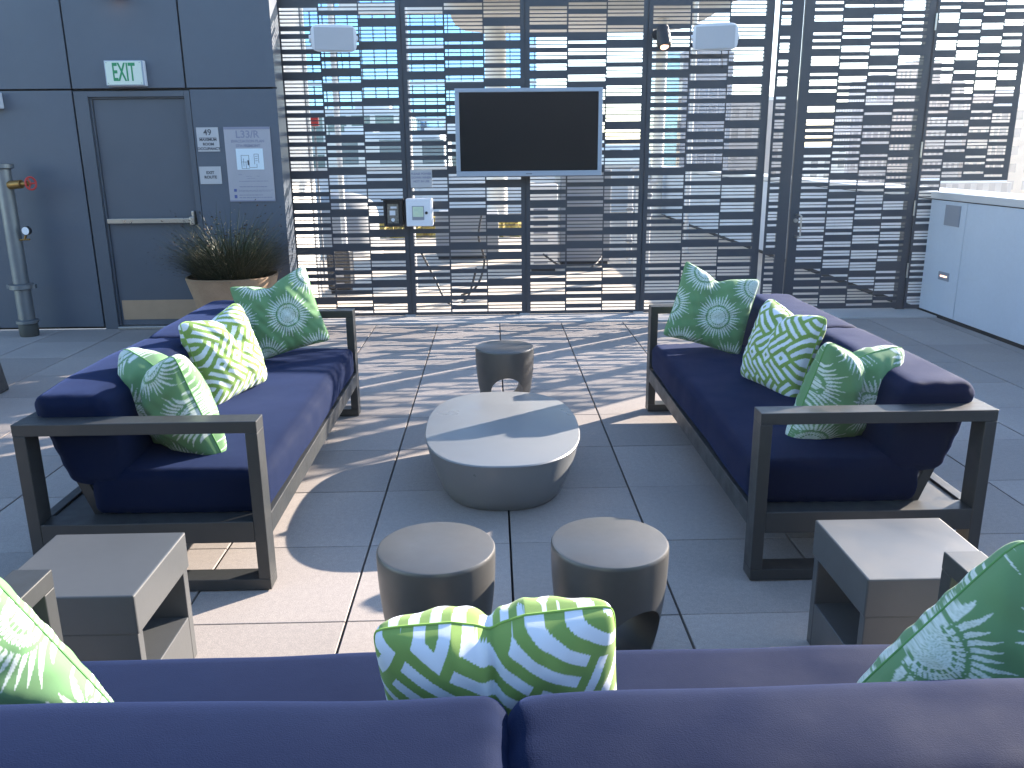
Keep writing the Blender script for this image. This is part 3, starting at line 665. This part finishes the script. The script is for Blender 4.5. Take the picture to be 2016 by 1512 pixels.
def make_pillow(name, loc, normal, roll, size, thick, kind, label, group, seed, chop=.3, N=150, cc=.06, prot=R(30), lean=0, cw=.20, fold=.0):
    """pillow facing `normal`; roll = in-plane rotation; chop = notch depth at the top"""
    hw, hh = size[0]/2, size[1]/2
    r_ = np.random.default_rng(seed); ph = r_.uniform(0, 6.28, 8)
    g = np.linspace(-1, 1, N+1); g = np.sin(g*math.pi/2)*.35+g*.65
    U, V = np.meshgrid(g, g, indexing='ij')
    X = hw*U*(1-cc*(1-V**2)); Z = hh*V*(1-cc*(1-U**2))
    cr_ = 1-.045*(np.abs(U)**9)*(np.abs(V)**9); X = X*cr_; Z = Z*cr_
    T0 = thick*np.clip((1-U**2)*(1-V**2), 0, 1)**.34
    top = np.clip((V+.75)/1.75, 0, 1)
    cu = .06*math.sin(ph[0])
    tri = np.clip(1-np.sqrt((U-cu)**2+.004)/(cw*3.1), 0, 1); Gs = .72*tri + .28*np.exp(-((U-cu)/(cw*.7))**2)
    Z = Z - chop*hh*Gs*top**1.5
    X = X*(1-.10*chop*top)
    T1 = T0*(1-.50*np.exp(-((U-cu)/(cw*.55))**2)*top**1.4*min(1, chop*3))*(1+.25*np.exp(-((np.abs(U-cu)-.4)/.25)**2)*top*min(1, chop*3))
    wr = (.002 if N == 300 else .004)*(np.sin(9*U+5*V+ph[1])+.6*np.sin(17*V-6*U+ph[2])+.5*np.sin(23*U+13*V+ph[3]))*np.clip((1-U**2)*(1-V**2), 0, 1)**.3
    rad = .006*np.sin(26*np.arctan2(V, U)+ph[4])*np.clip(np.maximum(abs(U), abs(V))-.75, 0, 1)*4*np.clip((1-U**2)*(1-V**2), 0, 1)**.25
    front = np.stack([X, -(T1+wr+rad), Z], -1); back = np.stack([X, (T1*.9+wr*.5-rad), Z], -1)
    bend = fold*(X/hw)**2*hw; front[..., 1] += bend; back[..., 1] += bend
    lb = lean*((Z+hh)/(2*hh))**2; front[..., 1] += lb; back[..., 1] += lb
    n = (N+1)**2
    co = np.concatenate([front.reshape(-1, 3), back.reshape(-1, 3)])
    PX, PY = X, Z
    if kind == 'l': p1 = lattice(PX+.013*seed, PY+.02*seed, prot, .0195 if N > 200 else .0165); p2 = lattice(-PX+.05, PY+.03*seed, prot)
    else: p1 = sunburst(PX, PY, seed); p2 = sunburst(PX, PY, seed+50)
    pat = np.concatenate([p1.ravel(), p2.ravel()])
    idx = np.arange(n).reshape(N+1, N+1)
    a, b, c, d = idx[:-1, :-1], idx[1:, :-1], idx[1:, 1:], idx[:-1, 1:]
    f1 = np.stack([a, b, c, d], -1).reshape(-1, 4); f2 = np.stack([a, d, c, b], -1).reshape(-1, 4)+n
    F = np.concatenate([f1, f2])
    # orient
    nv = Vector(normal).normalized(); up = (Vector((0, 0, 1))-nv*nv.z).normalized(); rt = up.cross(-nv).normalized()*-1
    rt = (-nv).cross(up).normalized()
    R3 = np.array([[rt.x, -nv.x, up.x], [rt.y, -nv.y, up.y], [rt.z, -nv.z, up.z]])
    cr, sr = math.cos(roll), math.sin(roll); Rr = np.array([[cr, 0, -sr], [0, 1, 0], [sr, 0, cr]])
    co = co @ Rr.T @ R3.T
    me = bpy.data.meshes.new(name); me.vertices.add(len(co)); me.vertices.foreach_set('co', co.astype(np.float32).ravel())
    me.loops.add(F.size); me.loops.foreach_set('vertex_index', F.astype(np.int32).ravel())
    me.polygons.add(len(F)); me.polygons.foreach_set('loop_start', np.arange(0, F.size, 4, dtype=np.int32)); me.polygons.foreach_set('loop_total', np.full(len(F), 4, dtype=np.int32)) if False else None
    me.update(calc_edges=True); me.validate()
    at = me.attributes.new('print_mask', 'FLOAT', 'POINT'); at.data.foreach_set('value', pat.astype(np.float32))
    me.shade_smooth(); me.materials.append(PRINT_L if kind == 'l' else PRINT_S)
    o = bpy.data.objects.new(name, me); C.objects.link(o); o.location = loc
    tag(o, label, 'pillow', group)
    # piping along the edge
    ring = np.concatenate([idx[:, 0], idx[-1, 1:], idx[-2::-1, -1], idx[0, -2:0:-1]])[::3]
    pts = co[ring]; pts = np.vstack([pts, pts[:1]])
    mbp = MB(); mbp.tube([tuple(p) for p in pts], .0028, 6, caps=False)
    part('piping', mbp, PRINT_PLAIN_S if kind != 'l' else PRINT_PLAIN_L, o)
    return o
PRINT_PLAIN_S = mat('piping_green', (.11, .29, .09), .85)
PRINT_PLAIN_L = mat('piping_lime', (.24, .42, .08), .85)
GS, GL = 'green sunburst print pillows', 'green and white lattice print pillows'
P_ = make_pillow
P_('sunburst_pillow', (-1.335, 3.37, .655), (-.62, -.72, -.30), R(4), (.46, .47), .135, 's', 'green sunburst pillow leaning at the near arm of the left sofa', GS, 11, .24, cw=.25)
P_('lattice_pillow', (-1.345, 4.12, .68), (.90, -.42, .26), R(5), (.42, .44), .120, 'l', 'lattice pillow in the middle of the left sofa', GL, 3, .20, prot=R(38), cw=.26)
P_('sunburst_pillow', (-1.26, 4.93, .73), (.20, -.95, .25), R(14), (.47, .47), .095, 's', 'green sunburst pillow at the far end of the left sofa', GS, 14, .28, cw=.30)
P_('sunburst_pillow', (1.30, 4.93, .73), (-.20, -.95, .25), R(-14), (.47, .47), .095, 's', 'green sunburst pillow at the far end of the right sofa', GS, 17, .28, cw=.30)
P_('lattice_pillow', (1.45, 4.10, .67), (-.90, -.40, .26), R(-5), (.42, .44), .120, 'l', 'lattice pillow in the middle of the right sofa', GL, 5, .20, prot=R(38), cw=.26)
P_('sunburst_pillow', (1.475, 3.38, .640), (.30, -.90, -.25), R(-8), (.43, .47), .125, 's', 'green sunburst pillow leaning at the near arm of the right sofa', GS, 21, .22, cw=.25)
P_('lattice_pillow', (.006, 1.42, .632), (.03, -.94, -.26), R(5), (.455, .40), .115, 'l', 'large lattice pillow in the middle of the nearest sofa, back to the viewer', GL, 7, .14, N=300, prot=R(32), cw=.10, cc=.03)
P_('sunburst_pillow', (-1.115, 1.44, .605), (.25, -.95, -.05), R(27), (.52, .52), .12, 's', 'green sunburst pillow at the left end of the nearest sofa, cut by the picture edge', GS, 26, .03, N=230, cc=.0)
P_('sunburst_pillow', (1.075, 1.46, .575), (-.20, -.95, -.05), R(-34), (.50, .50), .13, 's', 'green sunburst pillow at the right end of the nearest sofa, cut by the picture edge', GS, 31, .12, N=230, cc=.0)

# ---- coffee table
t = thing('coffee_table', (.035, 4.155, 0), 'low grey rounded coffee table in the centre', 'coffee table')
mb = MB(); prof = [(.295/.39,0),(.305/.39,.01),(.330/.39,.07),(.355/.39,.14),(.372/.39,.20),(.382/.39,.25),(.388/.39,.268),(.3895/.39,.274),(.386/.39,.279),(.381/.39,.281)]
mb.lathe([(r*.39, z) for r, z in prof], (.035, 4.155, 0), 128, 2.5, (1.01, 1.58)); part('table_body', mb, TABLE, t, world=True, sharp=25)

# ---- drum stools with a round hole
def stool(loc, rz, label):
    t = thing('drum_stool', loc, label, 'stool', 'drum side tables with a round hole', rz=rz)
    n = 96; H = .45; prof = [(.122,0),(.128,.006),(.134,.05)] + [(.134+.052*math.sin(math.pi/2*(k/22)**.8), .05+.385*k/22) for k in range(1, 23)] + [(.1855,.442),(.182,.448),(.176,.45)]
    bm = bmesh.new()
    mb = MB(); mb.lathe(prof, (0,0,0), n)
    me = bpy.data.meshes.new('body'); me.from_pydata(mb.v, [], mb.f)
    o = bpy.data.objects.new('body', me)
    # inner hollow + round hole through the body along local y
    mb2 = MB(); mb2.cyl((0,-.4,.185), (0,.4,.185), .100, 64)
    me2 = bpy.data.meshes.new('cut'); me2.from_pydata(mb2.v, [], mb2.f); c = bpy.data.objects.new('cut', me2)
    C.objects.link(o); C.objects.link(c)
    for q in (me, me2):
        bb = bmesh.new(); bb.from_mesh(q); bmesh.ops.recalc_face_normals(bb, faces=bb.faces); bb.to_mesh(q); bb.free()
    md = o.modifiers.new('hole', 'BOOLEAN'); md.operation = 'DIFFERENCE'; md.object = c; md.solver = 'EXACT'
    bpy.context.view_layer.update()
    nm = bpy.data.meshes.new_from_object(o.evaluated_get(bpy.context.evaluated_depsgraph_get()))
    bpy.data.objects.remove(o); bpy.data.objects.remove(c)
    nm.shade_smooth(); nm.set_sharp_from_angle(angle=R(30)); nm.materials.clear(); nm.materials.append(STOOL)
    o = bpy.data.objects.new('stool_body', nm); C.objects.link(o); o.parent = t
    b = o.modifiers.new('bevel', 'BEVEL'); b.width = .003; b.segments = 2; b.limit_method = 'ANGLE'; b.angle_limit = R(35)
    return t
st = stool((-.192, 2.415, 0), R(6), 'grey-brown drum stool, left one of the front pair')
s2 = copy_tree(st); s2.location = (.356, 2.43, 0); s2.rotation_euler.z = R(28); s2['label'] = 'grey-brown drum stool, right one of the front pair'
s3 = copy_tree(st); s3.location = (.066, 5.215, 0); s3.rotation_euler.z = R(4); s3['label'] = 'dark drum stool beyond the coffee table'

# ---- end tables
def end_table(x0, x1, y0, y1, label):
    t = thing('end_table', ((x0+x1)/2, (y0+y1)/2, 0), label, 'end table', 'square grey end tables')
    mb = MB(); mb.box(x0, x1, y0, y1, .326, .450); part('top_slab', mb, ENDT, t, world=True, bevel=.005)
    mb = MB(); e = .006
    mb.box(x0+e, x1-e, y0+e, y0+.040, .0, .3255); mb.box(x0+e, x1-e, y1-.042, y1-e, .0, .3255); pieces('end_panel', mb, ENDT, t, world=True, bevel=.003)
    mb = MB(); mb.box(x0+e, x1-e, y0+.0405, y1-.0425, .0, .163); part('base_block', mb, ENDT, t, world=True, bevel=.003)
end_table(-1.437, -1.020, 2.140, 2.553, 'square grey end table at the near corner of the left sofa')
end_table(1.058, 1.475, 2.147, 2.556, 'square grey end table at the near corner of the right sofa')

# ---- dark chair at the left edge
t = thing('lounge_chair', (-3.9, 5.6, 0), 'dark lounge chair mostly cut off by the left picture edge', 'chair')
mb = soft_box(.40, .42, .15, .05, (16,16,8), (0,0,.02)); mb.v = [(x-4.05, y+5.55, z+.30) for x, y, z in mb.v]; part('seat_cushion', mb, NAVY, t, world=True)
mb = MB()
V = [(-3.74,5.0,0),(-3.53,5.0,0),(-3.53,6.0,0),(-3.74,6.0,0),(-3.78,5.05,.60),(-3.59,5.05,.60),(-3.61,5.95,.70),(-3.80,5.95,.70)]
mb.add(V, [(0,3,2,1),(4,5,6,7),(0,1,5,4),(1,2,6,5),(2,3,7,6),(3,0,4,7)]); part('arm', mb, mat('woven_dark',(.03,.032,.035),.6,noise=(30,.4),bump=(80,.5,.004)), t, world=True, bevel=.02)
mb = MB(); mb.box(-4.5,-3.62,5.9,6.05,.0,.75); part('backrest', mb, BLACKP, t, world=True, bevel=.02)

# ---- planter with grasses
t = thing('plant_pot', (-2.26, 7.62, 0), 'wide beige planter pot by the exit door behind the left sofa', 'plant pot')
mb = MB(); pc = (-2.335, 7.60, 0)
mb.lathe([(.235,0),(.25,.01),(.305,.20),(.365,.42),(.412,.575),(.416,.592),(.410,.600),(.396,.600),(.388,.592),(.372,.55),(.33,.52)], pc, 64, 2.6, (.93,.88)); part('pot', mb, POT, t, world=True, sharp=30)
mb = MB(); mb.lathe([(.37,.535),(.372,.548),(.2,.56)], pc, 32, 2.6, (.93,.88)); part('soil', mb, SOIL, t, world=True)
t = thing('grass_plant', (-2.265, 7.60, .55), 'bushy dark green grass with dry tips growing in the beige pot', 'plant')
def blades(mb, n, l0, l1, w, spread, seed, base_r=.24, tip=None):
    rr = random.Random(seed)
    for _ in range(n):
        a = rr.uniform(0, 6.283); br = base_r*math.sqrt(rr.random()); L = rr.uniform(l0, l1)*(1-.35*(br/base_r)**2)
        ld = rr.gauss(0, .5)+a; out = spread*rr.uniform(.25, 1)*(.35+br/base_r)
        p = Vector((pc[0]+br*math.cos(a), pc[1]+br*math.sin(a)*.9, .55)); pts = []
        d = Vector((math.cos(ld)*out, math.sin(ld)*out, 1)).normalized()
        seg = 5; wd = Vector((math.cos(ld+1.57), math.sin(ld+1.57), 0))*w*rr.uniform(.6, 1.3)
        for s_ in range(seg+1):
            pts.append((p.copy(), 1-s_/seg*.85)); p = p + d*L/seg; d = (d+Vector((math.cos(ld), math.sin(ld), -.6))*.10*rr.uniform(0, 1.6)+Vector((rr.gauss(0,.05), rr.gauss(0,.05), 0))).normalized()
        V = []
        for q, k in pts: V += [q-wd*k/2, q+wd*k/2]
        mb.add(V, [(2*i, 2*i+1, 2*i+3, 2*i+2) for i in range(seg)])
        if tip is not None and rr.random() < .28:
            q = pts[-1][0]; u = d*.022; tip.add([q-wd*1.6, q+u*.5-wd*.2+Vector((0,.003,0)), q+wd*1.6, q+u], [(0,1,3),(1,2,3),(0,3,2)])
tip = MB(); mb = MB(); blades(mb, 3000, .24, .80, .0085, 1.6, 3, tip=tip, base_r=.25); blades(mb, 700, .15, .45, .010, 3.0, 5, base_r=.27); tag(part('leaf_blades', mb, BLADE, t, world=True), kind='stuff')
mb = MB(); blades(mb, 260, .30, .84, .0045, 1.8, 9, tip=tip); tag(part('dry_blades', mb, STRAW, t, world=True), kind='stuff')
mb = MB(); rr = random.Random(77)
for _ in range(420):
    a = rr.uniform(0, 6.283); e = math.acos(rr.uniform(-.05, 1)); q = rr.uniform(.55, 1.0)
    p = Vector((pc[0]+.44*q*math.sin(e)*math.cos(a), pc[1]+.40*q*math.sin(e)*math.sin(a), .60+.60*q*math.cos(e)))
    d = Vector((rr.gauss(0, 1), rr.gauss(0, 1), rr.gauss(.4, 1))).normalized()*rr.uniform(.008, .022); w_ = d.orthogonal().normalized()*.003
    mb.add([p-w_, p+w_, p+d+w_*.3, p+d-w_*.3], [(0,1,2,3)])
tag(part('dry_leaf_tips', mb, STRAW, t, world=True), kind='stuff')
tag(part('seed_heads', tip, SEED, t, world=True), kind='stuff')

# ================================================================== BEHIND THE SCREEN
t = thing('corner_wall', (-2.2, 9.5, 0), 'sunlit white wall end behind the left screen panel', 'wall')
mb = MB(); mb.box(-2.5, -2.05, 8.75, 10.1, 0, 5.0); part('wall_face', mb, WHITEM, t, world=True)
mb = MB(); mb.box(-2.049, -2.035, 9.85, 9.95, 0, 5.0); part('corner_trim', mb, GREYM, t, world=True)
t = thing('canopy', (2.2, 18, 4.7), 'pale flat canopy roof seen overhead through the screen', 'canopy')
mb = MB(); mb.lathe([(1,4.72),(1,4.95)], (0,0,0), 48, 8, (1,1)); mb.v = [(2.2+x*3.1, 18.2+y*6.2, z) for x, y, z in mb.v]; part('soffit', mb, SOFFIT, t, world=True, sharp=30)
mb = MB()
for y in (14.5, 19.5): mb.box(-3.2, 5.2, y, y+.18, 4.52, 4.715)
pieces('beam', mb, WHITEM, t, world=True)
for x, r_, lab in ((.14, .26, 'thick white round column under the canopy, behind the television'), (4.22, .14, 'slim white round column under the canopy by the long parapet')):
    t = thing('column', (x, 22, 0), lab, 'column', 'canopy columns')
    mb = MB(); mb.cyl((x,22,0),(x,22,4.71),r_,28); part('shaft', mb, WHITEM, t, world=True)
    mb = MB(); mb.lathe([(r_*1.5,0),(r_*1.5,.05),(r_*1.05,.06)], (x,22,-.02), 28); part('base', mb, GREYM, t, world=True)
def pole(x, y, h, r_, label, name='pole'):
    t = thing(name, (x, y, 0), label, 'pole'); mb = MB(); mb.cyl((x,y,0),(x,y,h),r_,12); part('shaft', mb, WHITEM, t, world=True)
    mb = MB(); mb.lathe([(r_*2.4,0),(r_*2.4,.015),(r_*1.1,.02)], (x,y,-.02), 12); part('base_flange', mb, GREYM, t, world=True)
pole(-2.08, 12, 4.4, .04, 'thin white pole behind the left screen panel', 'thin_pole')
pole(-.90, 9.7, 4.6, .03, 'thin white pole just behind the panel joint left of the television', 'thin_pole')
pole(3.2, 14, 4.4, .035, 'thin white pole behind the right speaker', 'thin_pole')
# equipment
def equip(name, x0, x1, y0, y1, z0, z1, m, label, cat, extra=None):
    t = thing(name, ((x0+x1)/2, (y0+y1)/2, z0), label, cat)
    mb = MB(); mb.box(x0,x1,y0,y1,z0+.04,z1); part('housing', mb, m, t, world=True, bevel=.02)
    mb = MB(); mb.box(x0+.03,x1-.03,y0+.03,y1-.03,z0-.02,z0+.0395); part('plinth', mb, BACKW, t, world=True)
    mb = MB(); n = max(3, int((z1-z0)/.12))
    for k in range(n-1): zz = z0+.1+k*(z1-z0-.15)/n; mb.box(x0+.06, x0+.06+(x1-x0)*.5, y0-.012, y0-.0005, zz, zz+.03)
    pieces('louvre', mb, VENTM, t, world=True)
    return t
equip('air_handler', 1.0, 1.75, 12.6, 13.6, 0, 1.38, GREYM, 'tall grey equipment cabinet behind the screen below the television', 'equipment cabinet')
equip('white_unit', .52, .92, 12.0, 12.8, 0, 1.2, WHITEM, 'white equipment unit catching the sun behind the screen', 'equipment cabinet')
equip('low_unit', -.9, .1, 13.5, 14.5, 0, .7, GREYM, 'low grey machine behind the panel left of the television', 'equipment cabinet')
equip('stub_box', -2.0, -1.72, 10.2, 10.5, 0, .52, BLACKP, 'small dark box standing on the deck behind the left screen panel', 'box')
t = thing('tank', (-1.25, 15.0, 0), 'dome-topped grey tank behind the left screen panel', 'tank')
mb = MB(); mb.lathe([(.62,0),(.62,.65),(.56,.82),(.40,.95),(.18,1.0),(.05,1.01)], (-2.55,14.6,0), 36); part('vessel', mb, GREYM, t, world=True)
mb = MB(); mb.lathe([(.68,-.01),(.68,.06)], (-2.55,14.6,0), 36); part('ring_base', mb, WHITEM, t, world=True)
t.location = (-2.55, 14.6, 0)
for ch in [k for k in bpy.data.objects if k.parent == t]: ch.location = Vector((-1.25+2.55, .4, 0))
for x, y, h_, lab in ((1.93, 11.3, 1.35, 'left of the two near white riser pipes behind the screen below the spotlight'), (2.06, 11.3, 1.25, 'right of the two near white riser pipes behind the screen below the spotlight'), (2.0, 12.4, 1.4, 'taller white riser pipe standing just beyond the near pair behind the screen')):
    t = thing('riser_pipe', (x, y, 0), lab, 'pipe', 'white riser pipes behind the screen')
    mb = MB(); mb.tube([(x,y,-.02),(x,y,h_-.1),(x+.03,y,h_-.03),(x+.10,y,h_)], .038, 12); part('pipe', mb, WHITEM, t, world=True)
    mb = MB()
    for z in (.35, .8, h_-.2): mb.lathe([(.055,z),(.055,z+.04)], (x,y,0), 12)
    pieces('collar', mb, GREYM, t, world=True)
for k, (a, b, c, d, e, lab) in enumerate([((-.80,9.3,.62),(-.66,9.4,.30),(-.50,9.3,.02),(-.30,9.6,.03),(-.18,9.7,.40),'black hose looping low behind the panel left of the television'), ((-.12,9.9,.95),(-.16,9.8,.7),(-.10,9.9,.4),(-.2,9.8,.12),(-.4,9.9,0),'black hose hanging behind the panel under the television'), ((.62,10.4,.42),(.8,10.3,.30),(1.0,10.4,.22),(1.2,10.3,.26),(1.4,10.6,.40),'black cable slung low behind the panel below the television')]):
    pts = [Vector(p) for p in (a, b, c, d, e)]; P2 = []
    for i in range(4):
        p0 = pts[max(0,i-1)]; p1 = pts[i]; p2 = pts[i+1]; p3 = pts[min(4,i+2)]
        for s_ in range(6):
            u = s_/6; P2.append(.5*((2*p1)+(-p0+p2)*u+(2*p0-5*p1+4*p2-p3)*u*u+(-p0+3*p1-3*p2+p3)*u**3))
    mb = MB(); mb.tube(P2, .013, 8); o = part('hose', mb, HOSE); tag(o, lab, 'hose', 'black hoses and cables behind the screen')
t = thing('alarm_strobe', (-1.95, 11.3, 2.1), 'small red alarm box on a thin stand behind the left screen panel', 'alarm')
mb = MB(); mb.box(-2.32,-2.20,11.3,11.36,1.98,2.12); part('housing', mb, RED, t, world=True)
mb = MB(); mb.cyl((-2.26,11.34,-.02),(-2.26,11.34,1.98),.015,8); part('stand', mb, GREYM, t, world=True)
# planting strip: countless plants, one object
mb = MB(); rr = random.Random(5)
for _ in range(2600):
    x = rr.uniform(-6.5, 1.5); y = rr.uniform(17.2, 20.5); h_ = rr.uniform(.05, .22); a = rr.uniform(0, 3.14); s_ = rr.uniform(.05, .12)
    dx, dy = math.cos(a)*s_, math.sin(a)*s_
    mb.add([(x-dx,y-dy,-.02),(x+dx,y+dy,-.02),(x+dx*.7,y+dy*.7+.02,h_),(x-dx*.7,y-dy*.7-.02,h_*.9)], [(0,1,2,3)])
o = part('sedum_bed', mb, YEL); tag(o, 'strip of yellow-green ground cover on the deck behind the screen', 'ground cover', kind='stuff')

t = thing('added_rear_building', (-2, -8, 0), 'low dark building added unseen behind the viewer to shade surfaces facing it', 'building')  # unseen building, added for its shade on faces turned to the viewer
mb = MB(); mb.box(-14, 9, -9, -6.5, -.05, 4.6); part('facade', mb, mat('rear_cladding', (.05, .06, .075), .5, noise=(1, .3)), t, world=True)
mb = MB()
for k in range(6): mb.box(-13+k*3.6, -10+k*3.6, -6.495, -6.44, .1, 2.6)
pieces('window', mb, mat('rear_glass', (.02, .025, .03), .08, spec=.6), t, world=True)
mb = MB(); mb.box(-14.2, 9.2, -9.1, -6.2, 4.61, 4.8); part('roof_edge', mb, BACKW, t, world=True)

# ---- city
def tower(name, x0, x1, y0, y1, zt, m, label, cat='building', zb=-100, bands=None, roofbox=None):
    t = thing(name, ((x0+x1)/2, (y0+y1)/2, zb), label, cat)
    L = wloc(t)
    mb = MB(); mb.box(x0,x1,y0,y1,zb,zt); part('facade', mb, m, t, world=True)
    mb = MB(); w_ = (x1-x0)
    mb.box(x0+w_*.04, x1-w_*.04, y0+.6, y1-.6, zt, zt+w_*.03+.3); part('roof_parapet', mb, SPAN, t, world=True)
    if roofbox: 
        mb = MB(); mb.box(x0+w_*roofbox[0], x0+w_*roofbox[1], (y0+y1)/2-2, (y0+y1)/2+2, zt+.3, zt+roofbox[2]); part('plant_room', mb, SPAN, t, world=True)
    return t
GLBLUE = mat('glass_blue', (.32, .60, .95), .12, .85, noise=(.05, .12))
t = thing('glass_tower', (-8, 104, -100), 'blue glass office tower behind the left screen panels and television', 'building')
mb = MB(); mb.box(-22, 5.2, 100, 125, -100, 30); part('curtain_wall', mb, GLBLUE, t, world=True)
mb = MB()
for k in range(-16, 4):
    x = 5.0+(k-3)*1.37; mb.box(x-.05, x+.05, 99.85, 99.995, -30, 30)
part('mullions', mb, BLINE, t, world=True)
mb = MB()
for k in range(-8, 7): z = 5.4+k*3.85; mb.box(-22, 5.2, 99.80, 99.845, z-.35, z+.05)
part('floor_band', mb, SPAN, t, world=True)
def gm(name, wall, win, sx, sz, **k): return grid_mat(name, wall, win, sx, sz, **k)
G1 = gm('facade_teal', (.55,.62,.62), (.07,.15,.16), 2.2, 3.8, fw=.78, fh=.72)
G2 = gm('facade_white', (.70,.70,.66), (.10,.16,.18), 3.2, 3.6, fw=.5, fh=.6)
G3 = gm('facade_slate', (.13,.18,.25), (.05,.10,.18), 1.6, 3.8, fw=.82, fh=.7, metal=.3)
G4 = gm('facade_tan', (.44,.34,.26), (.13,.12,.12), 3.3, 3.7, fw=.45, fh=.52)
G5 = gm('facade_rose', (.27,.22,.21), (.09,.09,.11), 2.4, 3.6, fw=.5, fh=.55)
G6 = gm('facade_pale_blue', (.17,.22,.29), (.08,.13,.21), 1.8, 3.7, fw=.7, fh=.6, metal=.3)
G7 = gm('facade_grey', (.20,.21,.23), (.09,.10,.12), 2.6, 3.7, fw=.5, fh=.5)
tower('office_block', -19, -7.6, 82, 96, 5.0, G1, 'low teal glass office block in front of the blue tower', roofbox=(.5,.8,1.6))
tower('white_block', -12.5, -3.5, 66, 78, 2.6, G2, 'low white office block seen low through the left screen panels', roofbox=(.1,.35,1.1))
tower('stepped_block', -6.8, 3.8, 84, 95, 3.3, G1, 'stepped teal and white office block left of the television', roofbox=(.2,.6,1.2))
tower('pale_slab', 8.5, 22, 120, 135, 1.8, G2, 'pale low building right of the television, behind the screen', roofbox=(.3,.6,1.5))
tower('cyan_tower', 27, 30.2, 142, 158, 16.5, mat('glass_cyan', (.22, .42, .55), .15, .7), 'bright cyan glass tower behind the panel with the spotlight', roofbox=(.2,.5,1.5))
tower('slate_tower', 32.5, 41, 150, 170, 17.5, G3, 'slate blue office tower behind the right speaker panel', roofbox=(.1,.4,1.5))
tower('dark_tower', 44, 58, 165, 185, 10.5, G7, 'dark grey building beside the slate tower, right of the right speaker', roofbox=(.5,.7,1.0))
tower('hill_block', 72, 84, 205, 220, 1.6, G2, 'pale low building behind the left edge of the gate')
tower('blue_tower', 97, 112, 235, 247, 12.6, G6, 'pale blue tower behind the middle of the gate', roofbox=(.35,.6,1))
tower('stepped_tower', 109, 118, 248, 268, 20.5, G6, 'tall stepped pale tower behind the gate, right of centre', roofbox=(.3,.7,2))
tower('crowned_tower', 107.6, 114.8, 225, 234, 22.5, G5, 'tall grey-rose tower behind the right side of the gate', roofbox=(.5,.9,1.5))
tower('slim_tower', 119, 123, 228, 240, 18, G7, 'slim pale tower just right of the gate hinges')
tower('rose_tower', 134, 142, 232, 250, 15.5, G5, 'rose-coloured tower behind the outer screen panel', roofbox=(.2,.8,1))
tower('east_tower', 153, 163, 260, 280, 14.5, G6, 'pale tower behind the far right column of the outer screen')
tower('grey_slab', 111.5, 119.5, 205, 222, 8.5, G7, 'grey slab building behind the lower outer screen panel')
tower('tan_tower', 110, 118.2, 188, 200, 10, G4, 'tan masonry tower with punched windows right of the outer screen', roofbox=(.45,.85,2.0))
tower('tan_wing', 90, 108.5, 178, 187, -5.5, G7, 'grey office block with small windows just above the parapet cap')
tower('far_grey_tower', 209, 240, 340, 365, 22, G7, 'hazy grey tower farthest right on the skyline', roofbox=(.3,.6,2))
tower('far_low_block', 150, 190, 300, 318, 4, G2, 'long low pale block far behind the gate and outer screen')

# ------------------------------------------------------------------ haze
HAZE = True
if HAZE:
    m = bpy.data.materials.new('haze_air'); m.use_nodes = True; n = m.node_tree
    n.nodes.remove(n.nodes['Principled BSDF'])
    pv = n.nodes.new('ShaderNodeVolumePrincipled'); pv.inputs['Density'].default_value = .0007
    pv.inputs['Color'].default_value = (.86, .90, .96, 1); pv.inputs['Anisotropy'].default_value = .55
    n.links.new(pv.outputs[0], n.nodes['Material Output'].inputs['Volume'])
    mb = MB(); mb.box(-60, 300, -15, 400, -102, 34); o = part('haze', mb, m); tag(o, kind='stuff')
    S.cycles.volume_max_steps = 8; S.cycles.volume_bounces = 0
